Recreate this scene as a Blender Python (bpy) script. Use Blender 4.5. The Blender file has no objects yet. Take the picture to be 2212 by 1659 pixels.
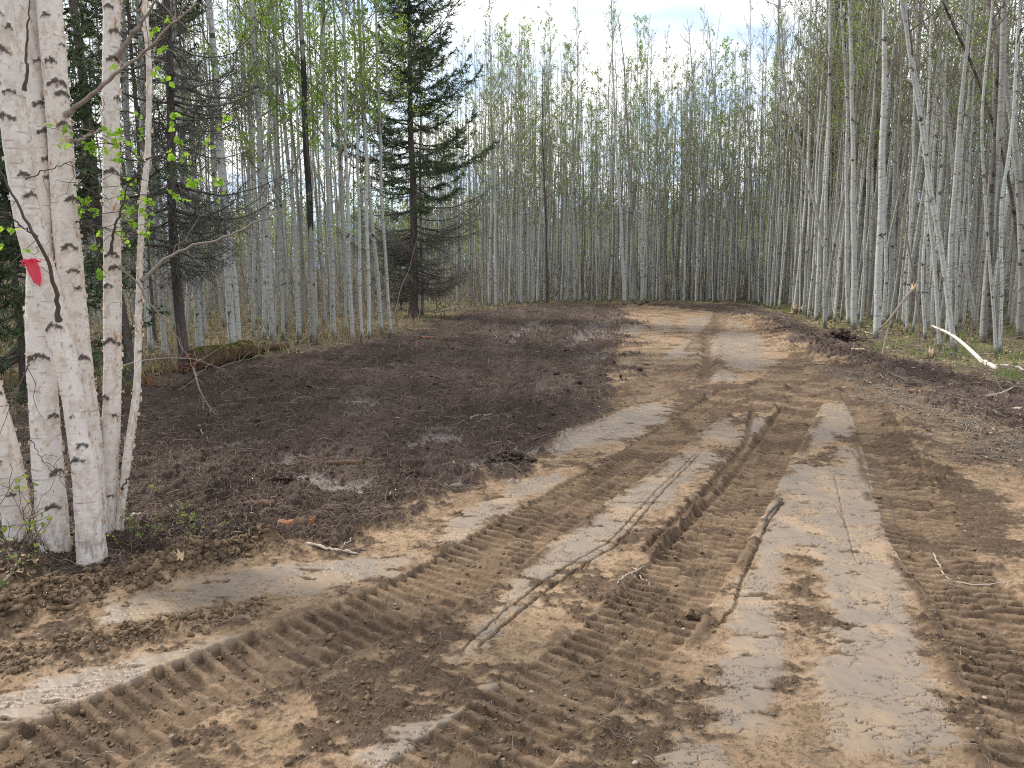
import bpy, math, random, time
import numpy as np

T0 = time.time()
scene = bpy.context.scene
COL = scene.collection
rad = math.radians

# ------------------------------------------------------------------ camera
W0, H0 = 2212.0, 1659.0
FPX = 1609.0                                  # focal length in those pixels
CAMH = 1.65
PITCH = rad(8.6)
cam_d = bpy.data.cameras.new('camera')
cam = bpy.data.objects.new('camera', cam_d)
COL.objects.link(cam)
cam.location = (0, 0, CAMH)
cam.rotation_euler = (rad(90) - PITCH, 0, 0)
cam_d.sensor_width = 36.0
cam_d.lens = 36.0 * FPX / W0
cam_d.clip_start = 0.05
cam_d.clip_end = 6000
scene.camera = cam

# ------------------------------------------------------------------ light
SUN_EL, SUN_AZ = rad(48), rad(-60)            # azimuth from +Y, negative = towards -X
sun_d = bpy.data.lights.new('sun', 'SUN')
sun_d.energy = 2.2
sun_d.angle = rad(8)
sun_d.color = (1.0, 0.95, 0.88)
sun = bpy.data.objects.new('sun', sun_d)
COL.objects.link(sun)
sun.rotation_euler = (rad(90) - SUN_EL, 0, -SUN_AZ + rad(180))
sun.location = (-20, 10, 40)

world = bpy.data.worlds.new('World')
scene.world = world
world.use_nodes = True


def build_world():
    nt = world.node_tree
    nt.nodes.clear()
    N, L = nt.nodes.new, nt.links.new
    out = N('ShaderNodeOutputWorld')
    sky = N('ShaderNodeTexSky')
    sky.sky_type = 'NISHITA'
    sky.sun_disc = False
    sky.sun_elevation = SUN_EL
    sky.sun_rotation = SUN_AZ
    sky.air_density = 1.0
    sky.dust_density = 1.2
    b1 = N('ShaderNodeBackground')
    b1.inputs[1].default_value = 0.12
    L(sky.outputs[0], b1.inputs[0])
    tc = N('ShaderNodeTexCoord')
    sep = N('ShaderNodeSeparateXYZ')
    L(tc.outputs['Generated'], sep.inputs[0])
    zz = N('ShaderNodeMath'); zz.operation = 'MAXIMUM'; zz.inputs[1].default_value = 0.0
    L(sep.outputs[2], zz.inputs[0])
    za = N('ShaderNodeMath'); za.operation = 'ADD'; za.inputs[1].default_value = 0.16
    L(zz.outputs[0], za.inputs[0])
    dx = N('ShaderNodeMath'); dx.operation = 'DIVIDE'
    dy = N('ShaderNodeMath'); dy.operation = 'DIVIDE'
    L(sep.outputs[0], dx.inputs[0]); L(za.outputs[0], dx.inputs[1])
    L(sep.outputs[1], dy.inputs[0]); L(za.outputs[0], dy.inputs[1])
    cmb = N('ShaderNodeCombineXYZ')
    L(dx.outputs[0], cmb.inputs[0]); L(dy.outputs[0], cmb.inputs[1])
    n1 = N('ShaderNodeTexNoise')
    n1.inputs['Scale'].default_value = 1.15
    n1.inputs['Detail'].default_value = 7
    n1.inputs['Roughness'].default_value = 0.55
    L(cmb.outputs[0], n1.inputs['Vector'])
    r1 = N('ShaderNodeValToRGB')
    r1.color_ramp.elements[0].position = 0.36
    r1.color_ramp.elements[0].color = (0.25, 0.25, 0.25, 1)
    r1.color_ramp.elements[1].position = 0.50
    r1.color_ramp.elements[1].color = (1, 1, 1, 1)
    L(n1.outputs[0], r1.inputs[0])
    n2 = N('ShaderNodeTexNoise')
    n2.inputs['Scale'].default_value = 2.3
    n2.inputs['Detail'].default_value = 5
    L(cmb.outputs[0], n2.inputs['Vector'])
    r2 = N('ShaderNodeValToRGB')
    r2.color_ramp.elements[0].position = 0.35
    r2.color_ramp.elements[0].color = (0.42, 0.49, 0.58, 1)
    r2.color_ramp.elements[1].position = 0.58
    r2.color_ramp.elements[1].color = (0.80, 0.80, 0.80, 1)
    L(n2.outputs[0], r2.inputs[0])
    # band of blue-grey cloud low over the horizon
    rb = N('ShaderNodeValToRGB')
    rb.color_ramp.interpolation = 'EASE'
    rb.color_ramp.elements[0].position = 0.05
    rb.color_ramp.elements[0].color = (1, 1, 1, 1)
    rb.color_ramp.elements[1].position = 0.14
    rb.color_ramp.elements[1].color = (0, 0, 0, 1)
    nb = N('ShaderNodeMath'); nb.operation = 'MULTIPLY_ADD'
    nb.inputs[1].default_value = 0.18; nb.inputs[2].default_value = -0.09
    L(n2.outputs[0], nb.inputs[0])
    zb = N('ShaderNodeMath'); zb.operation = 'ADD'
    L(sep.outputs[2], zb.inputs[0]); L(nb.outputs[0], zb.inputs[1])
    L(zb.outputs[0], rb.inputs[0])
    mix = N('ShaderNodeMixRGB')
    mix.inputs[2].default_value = (0.23, 0.33, 0.50, 1)
    L(rb.outputs[0], mix.inputs[0]); L(r2.outputs[0], mix.inputs[1])
    b2 = N('ShaderNodeBackground')
    b2.inputs[1].default_value = 0.92
    L(mix.outputs[0], b2.inputs[0])
    mx = N('ShaderNodeMixShader')
    L(r1.outputs[0], mx.inputs[0]); L(b1.outputs[0], mx.inputs[1]); L(b2.outputs[0], mx.inputs[2])
    L(mx.outputs[0], out.inputs[0])


build_world()
scene.view_settings.view_transform = 'Standard'
scene.view_settings.look = 'None'
scene.view_settings.exposure = 1.1
scene.view_settings.gamma = 1.0
scene.cycles.max_bounces = 6
scene.cycles.diffuse_bounces = 3
scene.cycles.transparent_max_bounces = 8
scene.cycles.use_denoising = False
scene.cycles.pixel_filter_type = 'BLACKMAN_HARRIS'
scene.cycles.filter_width = 1.1
scene.cycles.denoiser = 'OPENIMAGEDENOISE'
scene.cycles.denoising_input_passes = 'RGB_ALBEDO_NORMAL'
scene.cycles.denoising_prefilter = 'ACCURATE'

# ------------------------------------------------------------------ projection helpers
CP, SP = math.cos(PITCH), math.sin(PITCH)


def ray(x, y):
    dx = (x - W0 / 2) / FPX
    dy = (H0 / 2 - y) / FPX
    return np.array([dx, CP + dy * SP, -SP + dy * CP])


def at(x, y, Y):
    """point seen at pixel (x, y) at ground distance Y"""
    d = ray(x, y)
    return np.array([0, 0, CAMH]) + d * (Y / d[1])


def gp(x, y, z=0.0):
    """point of the ground plane seen at pixel (x, y)"""
    d = ray(x, y)
    k = (z - CAMH) / d[2]
    return np.array([d[0] * k, d[1] * k, z])


def Z1(p): return [(x * .5, y * .5) for x, y in p]
def Z2(p): return [(553 + .4514 * x, .4514 * y) for x, y in p]
def Z3(p): return [(1106 + .4514 * x, .4514 * y) for x, y in p]
def Z4(p): return [(1659 + .5 * x, .5 * y) for x, y in p]
def ZM(p): return [(230.4 + .4688 * x, 633.7 + .4688 * y) for x, y in p]
def ZR(p): return [(1094.6 + .5052 * x, 633.7 + .5052 * y) for x, y in p]
def ZB(p): return [(1497.7 + .5139 * x, 806.5 + .5139 * y) for x, y in p]
def ZL(p): return [(.3646 * x, 1152 + .3646 * y) for x, y in p]
def ZC(p): return [(806.4 + .3385 * x, 1152 + .3385 * y) for x, y in p]
def Z5(p): return [(.3817 * x, 691 + .3817 * y) for x, y in p]
def ZE(p): return [(1670.6 + .2448 * x, 518.4 + .2448 * y) for x, y in p]


def G(pts): return np.array([gp(x, y)[:2] for x, y in pts])


# ------------------------------------------------------------------ noise
def _h(ix, iy, seed):
    with np.errstate(over='ignore'):
        h = (ix.astype(np.int64).astype(np.uint32) * np.uint32(374761393)
             + iy.astype(np.int64).astype(np.uint32) * np.uint32(668265263)
             + np.uint32((seed * 2246822519 + 3266489917) & 0xffffffff))
        h = (h ^ (h >> np.uint32(13))) * np.uint32(1274126177)
        h = (h ^ (h >> np.uint32(15))) * np.uint32(2246822519)
        h = h ^ (h >> np.uint32(16))
    return h


def _hf(ix, iy, seed):
    return _h(ix, iy, seed).astype(np.float32) * np.float32(1 / 4294967296.0)


def perlin(x, y, seed=0):
    x0 = np.floor(x); y0 = np.floor(y)
    fx = (x - x0).astype(np.float32); fy = (y - y0).astype(np.float32)
    ix = x0.astype(np.int64); iy = y0.astype(np.int64)
    u = fx * fx * fx * (fx * (fx * 6 - 15) + 10)
    v = fy * fy * fy * (fy * (fy * 6 - 15) + 10)

    def g(i, j, dx, dy):
        a = _hf(ix + i, iy + j, seed) * np.float32(2 * math.pi)
        return np.cos(a) * dx + np.sin(a) * dy
    a = g(0, 0, fx, fy); b = g(1, 0, fx - 1, fy)
    c = g(0, 1, fx, fy - 1); d = g(1, 1, fx - 1, fy - 1)
    ab = a + u * (b - a); cd = c + u * (d - c)
    return (ab + v * (cd - ab)) * np.float32(1.5)


def fbm(x, y, seed=0, octv=4, gain=0.5):
    s = 0; a = 1.0; t = 0
    for o in range(octv):
        s = s + a * perlin(x * (2.03 ** o) + 17.3 * o, y * (2.03 ** o) - 9.1 * o, seed + o)
        t += a; a *= gain
    return s / t * 1.4


def domes(x, y, cell, seed, prob=0.6, warp=None):
    """field of lumps: height of the highest half-dome over each point, in metres"""
    X = x / cell; Y = y / cell
    ix = np.floor(X).astype(np.int64); iy = np.floor(Y).astype(np.int64)
    out = np.zeros(X.shape, np.float32)
    for i in (-1, 0, 1):
        for j in (-1, 0, 1):
            a = ix + i; b = iy + j
            px = a + _hf(a, b, seed); py = b + _hf(a, b, seed + 1)
            r = _hf(a, b, seed + 2)
            ok = r < prob
            rr = 0.22 + 0.42 * _hf(a, b, seed + 3) ** 2
            th = _hf(a, b, seed + 4) * 3.1416
            dx = X - px; dy = Y - py
            cx = np.cos(th); sx = np.sin(th)
            e1 = dx * cx + dy * sx; e2 = (dy * cx - dx * sx) * (1.0 + 0.9 * _hf(a, b, seed + 5))
            d2 = e1 * e1 + e2 * e2
            hgt = np.sqrt(np.maximum(0, rr * rr - d2)) * 0.75
            out = np.maximum(out, np.where(ok, hgt, 0))
    return out * cell


def sstep(a, b, x):
    t = np.clip((x - a) / (b - a), 0, 1)
    return t * t * (3 - 2 * t)


def sd_poly(x, y, poly, margin=1.5):
    """signed distance (negative inside), clipped to +margin away from the polygon"""
    out = np.full(x.shape, margin, np.float32)
    lo = poly.min(0) - margin; hi = poly.max(0) + margin
    m = (x > lo[0]) & (x < hi[0]) & (y > lo[1]) & (y < hi[1])
    if not m.any():
        return out
    X = x[m]; Y = y[m]
    d = np.full(X.shape, 1e9); ins = np.zeros(X.shape, bool)
    n = len(poly)
    for i in range(n):
        ax, ay = poly[i]; bx, by = poly[(i + 1) % n]
        ex, ey = bx - ax, by - ay
        wx, wy = X - ax, Y - ay
        t = np.clip((wx * ex + wy * ey) / (ex * ex + ey * ey + 1e-12), 0, 1)
        d = np.minimum(d, (wx - ex * t) ** 2 + (wy - ey * t) ** 2)
        c = ((ay <= Y) & (by > Y)) | ((by <= Y) & (ay > Y))
        if by != ay:
            ins ^= c & (X < ax + (Y - ay) / (by - ay) * ex)
    d = np.sqrt(d)
    out[m] = np.minimum(np.where(ins, -d, d), margin)
    return out


def along(x, y, line, margin=1.0):
    """(arc length, signed side distance) to a polyline, only near it"""
    s = np.zeros(x.shape, np.float32); d = np.full(x.shape, margin * 9, np.float32)
    lo = line.min(0) - margin; hi = line.max(0) + margin
    m = (x > lo[0]) & (x < hi[0]) & (y > lo[1]) & (y < hi[1])
    if not m.any():
        return s, d
    X = x[m]; Y = y[m]
    best = np.full(X.shape, 1e9); bs = np.zeros(X.shape); bd = np.full(X.shape, 9.0 * margin)
    acc = 0.0
    for i in range(len(line) - 1):
        a = line[i]; e = line[i + 1] - a; L = math.hypot(*e)
        wx, wy = X - a[0], Y - a[1]
        t = np.clip((wx * e[0] + wy * e[1]) / (L * L), 0, 1)
        q = (wx - e[0] * t) ** 2 + (wy - e[1] * t) ** 2
        side = np.sign(e[0] * wy - e[1] * wx)          # + on the left of travel
        k = q < best
        best = np.where(k, q, best); bs = np.where(k, acc + t * L, bs)
        bd = np.where(k, np.sqrt(q) * side, bd)
        acc += L
    s[m] = bs; d[m] = bd
    return s, d


def smooth_line(p, n=60):
    p = np.asarray(p, float)
    t = np.concatenate([[0], np.cumsum(np.linalg.norm(np.diff(p, axis=0), axis=1))])
    tt = np.linspace(0, t[-1], n)
    q = np.stack([np.interp(tt, t, p[:, k]) for k in range(p.shape[1])], 1)
    for _ in range(max(2, n // 12)):
        r = q.copy()
        r[1:-1] = (q[:-2] + 2 * q[1:-1] + q[2:]) / 4
        q = r
    return q


# ------------------------------------------------------------------ ground layout
CLEARING = G([(-900, 1290), (-100, 1345), (0, 1300), (60, 1262), (40, 1180), (-60, 1080), (-150, 960), (150, 875), (300, 838), (400, 815), (560, 788),
              (700, 762), (850, 735), (930, 702), (1010, 678), (1150, 664), (1400, 659), (1600, 660), (1700, 688), (1800, 733),
              (1930, 775), (2080, 812), (2212, 850), (2500, 930), (3300, 1200), (3300, 2100), (1106, 12000), (-2500, 3000)])
MULCH = G([(-200, 980), (150, 868), (300, 832), (400, 808), (560, 780), (700, 755), (850, 728), (930, 698), (1010, 672), (1150, 660), (1330, 656),
           (1345, 690), (1335, 740), (1330, 800), (1310, 860), (1230, 940), (1150, 1003), (1000, 1052), (880, 1085), (800, 1108),
           (760, 1140), (680, 1178), (560, 1188), (480, 1198), (300, 1205), (200, 1225), (60, 1250), (-300, 1290)])
MULCH_R = G([(1330, 654), (1600, 656), (1700, 684), (1800, 728), (1930, 770), (2080, 808), (2300, 865), (2400, 1010), (2200, 945), (2080, 898), (1950, 842),
             (1800, 790), (1700, 740), (1640, 690), (1500, 668)])
DEBRIS_R = G([(1800, 790), (1950, 842), (2080, 890), (2200, 930), (2500, 1010), (2500, 1120), (2212, 1020), (2060, 940), (1950, 890), (1840, 850), (1760, 800)])
LOOSE = [G(p) for p in (
    [(620, 1660), (640, 1480), (800, 1400), (960, 1310), (1110, 1270), (1020, 1380), (1000, 1420), (1060, 1440), (1180, 1420), (1270, 1330), (1330, 1300), (1200, 1440), (1060, 1540), (900, 1655)],
    [(940, 1660), (1100, 1530), (1280, 1370), (1400, 1260), (1530, 1140), (1560, 1210), (1530, 1330), (1480, 1400), (1400, 1500), (1320, 1570), (1250, 1660)],
    ZR([(560, 1140), (800, 830), (1010, 620), (1040, 480), (1100, 500), (1010, 680), (900, 900), (740, 1140)]),
    ZB([(360, 840), (460, 740), (540, 820), (600, 980), (570, 1130), (470, 1130), (330, 1130), (350, 960)]),
    ZR([(1400, 600), (1590, 590), (1620, 640), (1430, 650), (1440, 740), (1320, 750), (1210, 740), (1330, 680)]),
    ZR([(700, 420), (1100, 370), (1400, 380), (1440, 460), (1100, 520), (980, 520), (680, 560)]),
    ZR([(1500, 480), (1640, 540), (1760, 700), (2212, 900), (2212, 1140), (1700, 1140), (1660, 1000), (1800, 900), (1640, 680), (1560, 560)]),
)]
CLAY = [G(p) for p in (
    ZR([(215, 625), (300, 545), (470, 480), (670, 470), (665, 545), (560, 605), (400, 640), (250, 690), (200, 690)]),
    ZR([(480, 450), (640, 430), (665, 445), (655, 462), (500, 465)]),
    ZR([(890, 540), (920, 525), (965, 560), (1000, 590), (990, 640), (880, 640), (810, 610)]),
    ZR([(1040, 540), (1110, 530), (1085, 585), (1020, 650), (1010, 600)]),
    ZR([(740, 690), (910, 675), (880, 740), (800, 800), (700, 890), (560, 990), (430, 1090), (380, 1140)]) + [(1150, 1270), (1060, 1390), (985, 1420), (1060, 1330)]
    + ZR([(130, 1140), (330, 1000), (480, 880), (640, 760)]),
    ZR([(1370, 480), (1500, 480), (1560, 545), (1600, 600), (1400, 612), (1390, 640), (1310, 660), (1280, 640), (1300, 560)]),
    ZR([(1440, 660), (1620, 680), (1650, 740), (1720, 850), (1800, 900), (1700, 910), (1640, 960), (1665, 1060)])
    + ZB([(900, 900), (950, 1150), (1000, 1280), (1120, 1560), (1000, 1620), (560, 1600), (540, 1350), (560, 1200), (600, 950), (520, 800), (440, 730), (370, 830),
          (350, 1000), (350, 1200), (350, 1450), (200, 1530), (60, 1500), (100, 1350), (150, 1150), (190, 1040), (200, 900), (290, 700)])
    + ZR([(1110, 850), (1200, 740), (1330, 750), (1430, 740)]),
    ZB([(-60, 1540), (120, 1560), (160, 1700), (-120, 1700)]),
    ZR([(850, 270), (860, 220), (890, 165), (1080, 175), (1090, 220), (1130, 290), (1060, 330), (1000, 330), (940, 300), (920, 270)]),
    ZR([(740, 230), (830, 175), (855, 180), (850, 240), (720, 280), (660, 280)]),
    ZR([(860, 370), (920, 330), (1000, 375), (990, 390), (850, 390)]),
    ZR([(490, 140), (580, 140), (570, 175), (500, 180)]),
    ZR([(640, 110), (700, 110), (710, 160), (650, 170)]),
    ZR([(770, 100), (880, 100), (930, 150), (900, 165), (760, 165)]),
    ZR([(900, 105), (1050, 95), (1085, 150), (1000, 160), (930, 130)]),
    ZR([(480, 285), (520, 280), (530, 315), (490, 320)]),
    ZR([(630, 180), (655, 195), (620, 205)]),
    ZL([(700, 560), (650, 430), (1110, 300), (1500, 225), (2212, 150), (2500, 120), (2500, 170), (2212, 290), (1750, 370), (1300, 430), (900, 520)]),
    ZL([(-400, 1080), (0, 970), (300, 870), (700, 760), (1200, 650), (1450, 600), (1500, 610), (1290, 690), (1150, 780), (800, 880), (500, 990), (0, 1190), (-400, 1330)]),
    ZM([(1510, 1185), (1560, 1100), (1640, 1020), (1800, 940), (1900, 870), (2080, 840), (2110, 870), (1960, 910), (1900, 960), (1880, 1000), (1760, 1060), (1700, 1120), (1640, 1170)]),
    ZC([(0, 1440), (200, 1250), (560, 1120), (760, 1010), (860, 1030), (700, 1170), (420, 1330), (300, 1420), (0, 1560)]),
)]
CLAY_DARK = [G(p) for p in (
    ZM([(840, 930), (880, 860), (960, 820), (1040, 830), (1050, 880), (1180, 880), (1060, 930), (940, 970), (850, 960)]),
    ZM([(690, 825), (850, 755), (865, 780), (700, 835)]),
    ZM([(1130, 560), (1160, 480), (1220, 460), (1280, 545), (1210, 570)]),
    ZM([(1440, 650), (1560, 600), (1650, 700), (1540, 720), (1400, 710)]),
    ZM([(1790, 770), (1920, 730), (1990, 760), (1640, 850), (1620, 840)]),
    ZM([(320, 820), (520, 795), (500, 815), (400, 835)]),
    ZM([(610, 695), (760, 680), (740, 705), (620, 705)]),
    ZM([(1160, 370), (1420, 310), (1410, 330), (1170, 378)]),
    ZM([(1810, 250), (1860, 190), (1930, 150), (1960, 160), (1900, 240)]),
    ZM([(1720, 595), (1880, 540), (1800, 585), (1740, 605)]),
    ZM([(1960, 430), (2030, 420), (2010, 455)]),
    ZM([(2140, 240), (2210, 180), (2212, 240)]),
    [(1080, 735), (1130, 700), (1180, 690), (1170, 715), (1110, 750)], [(1200, 740), (1260, 700), (1330, 690), (1320, 730), (1230, 755)], [(1240, 770), (1310, 755), (1320, 775), (1250, 790)],
    ZR([(280, 220), (370, 190), (330, 230)]), ZR([(100, 400), (180, 400), (150, 415)]),
    ZR([(380, 130), (470, 110), (440, 150)]), ZR([(0, 680), (90, 660), (40, 720)]),
)]
# (centre line, half width, grouser pitch, sink, ridge height)
TRACKS = [
    (smooth_line(G([(-260, 1850), (-40, 1700), (190, 1590), (440, 1473), (655, 1389), (830, 1318), (960, 1262), (1050, 1200), (1180, 1119), (1235, 1083),
                    (1359, 1007), (1455, 937), (1540, 880), (1590, 850)]), 120), 0.24, 0.078, 0.040, 0.029),
    (smooth_line(G([(940, 1720), (1080, 1600), (1150, 1538), (1265, 1457), (1365, 1372), (1430, 1304), (1470, 1250), (1520, 1184), (1590, 1088),
                    (1655, 987), (1705, 917), (1740, 870)]), 120), 0.22, 0.078, 0.034, 0.030),
    (smooth_line(G([(1850, 850), (1890, 915), (1930, 1000), (1960, 1080), (1995, 1166), (2060, 1250), (2125, 1310), (2190, 1420), (2270, 1560), (2330, 1700)]), 120), 0.22, 0.078, 0.028, 0.029),
    (smooth_line(G([(1480, 790), (1400, 830), (1290, 890), (1180, 930), (1080, 965)]), 40), 0.22, 0.09, 0.015, 0.022),
    (smooth_line(G([(1700, 860), (1760, 840), (1800, 815), (1815, 800)]), 40), 0.22, 0.10, 0.02, 0.03),
    (smooth_line(G([(1310, 880), (1420, 850), (1480, 820), (1540, 790)]), 40), 0.22, 0.10, 0.015, 0.025),
    (smooth_line(G([(1560, 860), (1650, 880), (1760, 870), (1860, 860)]), 40), 0.22, 0.09, 0.01, 0.02),
    (smooth_line(G([(1500, 760), (1530, 720), (1560, 690), (1550, 672)]), 40), 0.22, 0.14, 0.03, 0.03),
    (smooth_line(G([(1730, 770), (1690, 820), (1640, 850)]), 40), 0.22, 0.12, 0.02, 0.03),
]
GROOVES = [   # (line, depth, half width, lip)
    (smooth_line(G([(996, 1406), (1111, 1304), (1213, 1233), (1321, 1172), (1418, 1063), (1478, 1007), (1504, 982)]), 60), 0.013, 0.008, 0.0),
    (smooth_line(G([(1035, 1400), (1145, 1302), (1240, 1237), (1340, 1176), (1434, 1063), (1490, 1007), (1513, 982)]), 60), 0.015, 0.009, 0.002),
    (smooth_line(G(ZB([(370, 560), (310, 640), (270, 740), (200, 880), (170, 1000), (100, 1060)])), 40), 0.02, 0.010, 0.004),
    (smooth_line(G(ZB([(660, 330), (720, 420), (760, 540)])), 30), 0.012, 0.006, 0.0),
    (smooth_line(G(ZB([(590, 560), (640, 640), (680, 800)])), 30), 0.010, 0.005, 0.0),
    (smooth_line(G(ZB([(590, 430), (610, 520), (640, 660)])), 30), 0.010, 0.005, 0.0),
    (smooth_line(G([(1395, 1195), (1530, 1060), (1610, 960), (1625, 890)]), 50), 0.03, 0.03, 0.02),
    (smooth_line(G([(1440, 1180), (1560, 1060), (1640, 950), (1690, 880)]), 50), 0.02, 0.025, 0.02),
    (smooth_line(G(ZR([(850, 400), (860, 220), (840, 180)])), 30), 0.05, 0.10, 0.04),
    (smooth_line(G(ZR([(930, 165), (890, 110), (905, 95)])), 30), 0.05, 0.15, 0.04),
    (smooth_line(G(ZM([(1620, 860), (1750, 800), (1930, 735)])), 30), 0.03, 0.05, 0.05),
    (smooth_line(G(ZM([(1720, 600), (1900, 535)])), 30), 0.02, 0.05, 0.05),
    (smooth_line(G([(1365, 985), (1290, 1040), (1180, 1110)]), 30), 0.01, 0.05, 0.02),
]
BERMS = [   # (line, height, half width)
    (smooth_line(G([(-500, 1420), (-200, 1395), (0, 1335), (90, 1300), (200, 1278), (300, 1248), (400, 1222), (470, 1206), (560, 1195)]), 60), 0.10, 0.17),
    (smooth_line(G([(-300, 1500), (0, 1440), (160, 1400), (330, 1368), (450, 1340), (560, 1318)]), 50), 0.035, 0.12),
    (smooth_line(G([(1620, 690), (1720, 735), (1800, 775), (1920, 810)]), 40), 0.15, 0.7),
    (smooth_line(G([(1900, 880), (1960, 960), (2010, 1050)]), 40), 0.05, 0.25),
    (smooth_line(G(ZM([(640, 870), (560, 860), (480, 930), (380, 920)])), 30), 0.10, 0.25),
    (smooth_line(G(ZM([(60, 1140), (300, 1120), (600, 1150)])), 30), 0.06, 0.3),
]


def forest_mask(x, y):
    sd = sd_poly(x, y, CLEARING, 4.0)
    n = fbm(x / 1.3, y / 1.3, 51, 3)
    return sstep(-0.25, 0.25, sd + 0.35 * n)


def base_height(x, y):
    """gentle lie of the land"""
    r = np.sqrt(x * x + y * y)
    return (0.05 * fbm(x / 6.0, y / 6.0, 3, 2) * sstep(1, 12, r) + 0.25 * fbm(x / 25.0, y / 25.0, 4, 2) * sstep(30, 60, r)
            + 2.2 * sstep(70, 150, r))


def ground(x, y):
    r = np.sqrt(x * x + y * y)
    x = x.astype(np.float64); y = y.astype(np.float64)
    sc = np.clip(r / 5.0, 0.6, 4.0)                    # outlines of far patches may waver more
    n1 = fbm(x / 0.45, y / 0.45, 11, 3)
    n2 = fbm(x / 0.09, y / 0.09, 15, 3)
    n3 = fbm(x / 1.6, y / 1.6, 19, 3)
    nf = fbm(x / 0.05, y / 0.032, 16, 3)               # crumb-sized
    ne = fbm(x / 0.20, y / 0.085, 17, 4)               # torn, longer across the road
    nd = fbm((x * 0.75 + y * 0.66) / 0.10, (y * 0.75 - x * 0.66) / 0.9, 18, 3)   # drawn out along the way the machine went
    fo = forest_mask(x, y)
    wob = (0.10 * n1 + 0.05 * n2) * sc
    ms = sd_poly(x, y, MULCH, 3.0) + 1.6 * wob + 0.08 * n3 * sc
    mul = 1 - sstep(-0.07, 0.07, ms / np.sqrt(sc) + 0.16 * ne + 0.08 * nf + 0.14 * n1 + 0.22 * n3)
    mul = np.maximum(mul, 1 - sstep(-0.15, 0.15, sd_poly(x, y, MULCH_R, 3) + 0.5 * n1 + 0.3 * n3 + 0.2 * ne))
    deb = 1 - sstep(-0.2, 0.2, sd_poly(x, y, DEBRIS_R, 3) + 0.4 * n1 + 0.3 * n3)
    soft = np.zeros_like(x)
    for p in LOOSE:
        soft = np.maximum(soft, 0.86 * (1 - sstep(-0.22, 0.22, sd_poly(x, y, p) + 0.8 * wob)))
    soft = np.maximum(soft, (1 - fo) * (0.42 + 0.55 * fbm(x / 0.8, y / 0.6, 23, 3)))
    soft = soft + 0.24 * nd
    loo = sstep(0.40, 0.76, soft + 0.32 * nf + 0.42 * ne)
    cs = np.full(x.shape, 1.5)
    for p in CLAY:
        cs = np.minimum(cs, sd_poly(x, y, p))
    cs = cs + 0.7 * wob
    cla = 1 - sstep(-0.055, 0.045, cs + 0.085 * ne * np.sqrt(sc) + 0.025 * nf + 0.04 * nd)
    cs2 = np.full(x.shape, 1.5)
    for p in CLAY_DARK:
        cs2 = np.minimum(cs2, sd_poly(x, y, p))
    cld = 1 - sstep(-0.02, 0.02, cs2 + 1.5 * wob + 0.12 * ne * np.sqrt(sc) + 0.06 * nf)
    # thin tears across the smeared clay, and scabs where it has flaked off
    tz = fbm(x / 0.9, y / 0.7, 29, 2)
    rt = np.abs(fbm(x / 0.13, y / 0.050, 31, 4))
    tear = (1 - sstep(0.018, 0.050, rt)) * sstep(-0.15, 0.15, fbm(x / 0.22, y / 0.16, 33, 2) + 0.3 * tz)
    tear = np.maximum(tear, 0.8 * (1 - sstep(0.012, 0.03, np.abs(fbm(x / 0.32, y / 0.085, 34, 3)))) * sstep(0.0, 0.2, fbm(x / 0.3, y / 0.2, 35, 2)))
    scab = sstep(0.34, 0.52, ne + 0.25 * nf + 0.30 * tz)
    cla0 = cla
    cla = cla * (1 - np.maximum(tear * 0.9, scab))
    cld = cld * (1 - np.maximum(tear * 0.8, sstep(0.26, 0.42, fbm(x / 0.25, y / 0.12, 39, 3) + 0.3 * nf)))
    smooth = np.maximum(np.maximum(cla, cld), 0.97 * cla0)

    z = base_height(x, y)
    # ---- crumbs and lumps
    d1 = domes(x, y, 0.085, 61, 0.5)
    d2 = np.zeros_like(z); d3 = np.zeros_like(z); d4 = np.zeros_like(z)
    k = r < 16
    d2[k] = domes(x[k], y[k], 0.042, 71, 0.65)
    k = r < 11
    d3[k] = domes(x[k], y[k], 0.022, 81, 0.75)
    k = r < 5.5
    d4[k] = domes(x[k], y[k], 0.012, 91, 0.8)
    crumbs = 0.9 * d3 + 0.7 * d4 + 0.5 * d2 * sstep(-0.2, 0.3, n2 + 0.5 * nd)
    z = z + (1 - smooth) * (crumbs * (0.42 + 0.75 * loo) + 0.005 * n2 + 0.004 * nf)
    z = z + (1 - smooth) * d1 * (0.55 * loo * sstep(0.1, 0.45, n1 + 0.4 * ne) + 0.35 * mul + 0.35 * deb)
    z = z + 0.012 * (1 - fo) * (1 - mul) * nd * (1 - 0.7 * cla)
    # ---- torn mulch
    mm = mul * (1 - 0.9 * cld)
    ridged = 1 - np.abs(fbm(x / 0.60, y / 0.30, 43, 5, 0.6)) * 2.2
    fib = 1 - np.abs(fbm(x / 0.10, y / 0.045, 44, 3, 0.6)) * 2.4
    z = z + mm * (0.050 * ridged * sc ** 0.4 + 0.024 * fib * sc ** 0.5 + 0.04 * n1 - 0.02)
    z = z + deb * (0.04 * ridged + 0.015 * fib)
    z = z + fo * (0.05 + 0.05 * n1 + 0.03 * n2 + 0.08 * n3)
    # ---- clay stands a few millimetres proud
    z = z + cla * (0.010 + 0.003 * n1 + 0.002 * nd) - 0.005 * tear * (1 - mul) * (1 - fo) * (cs < 0.1)
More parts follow.
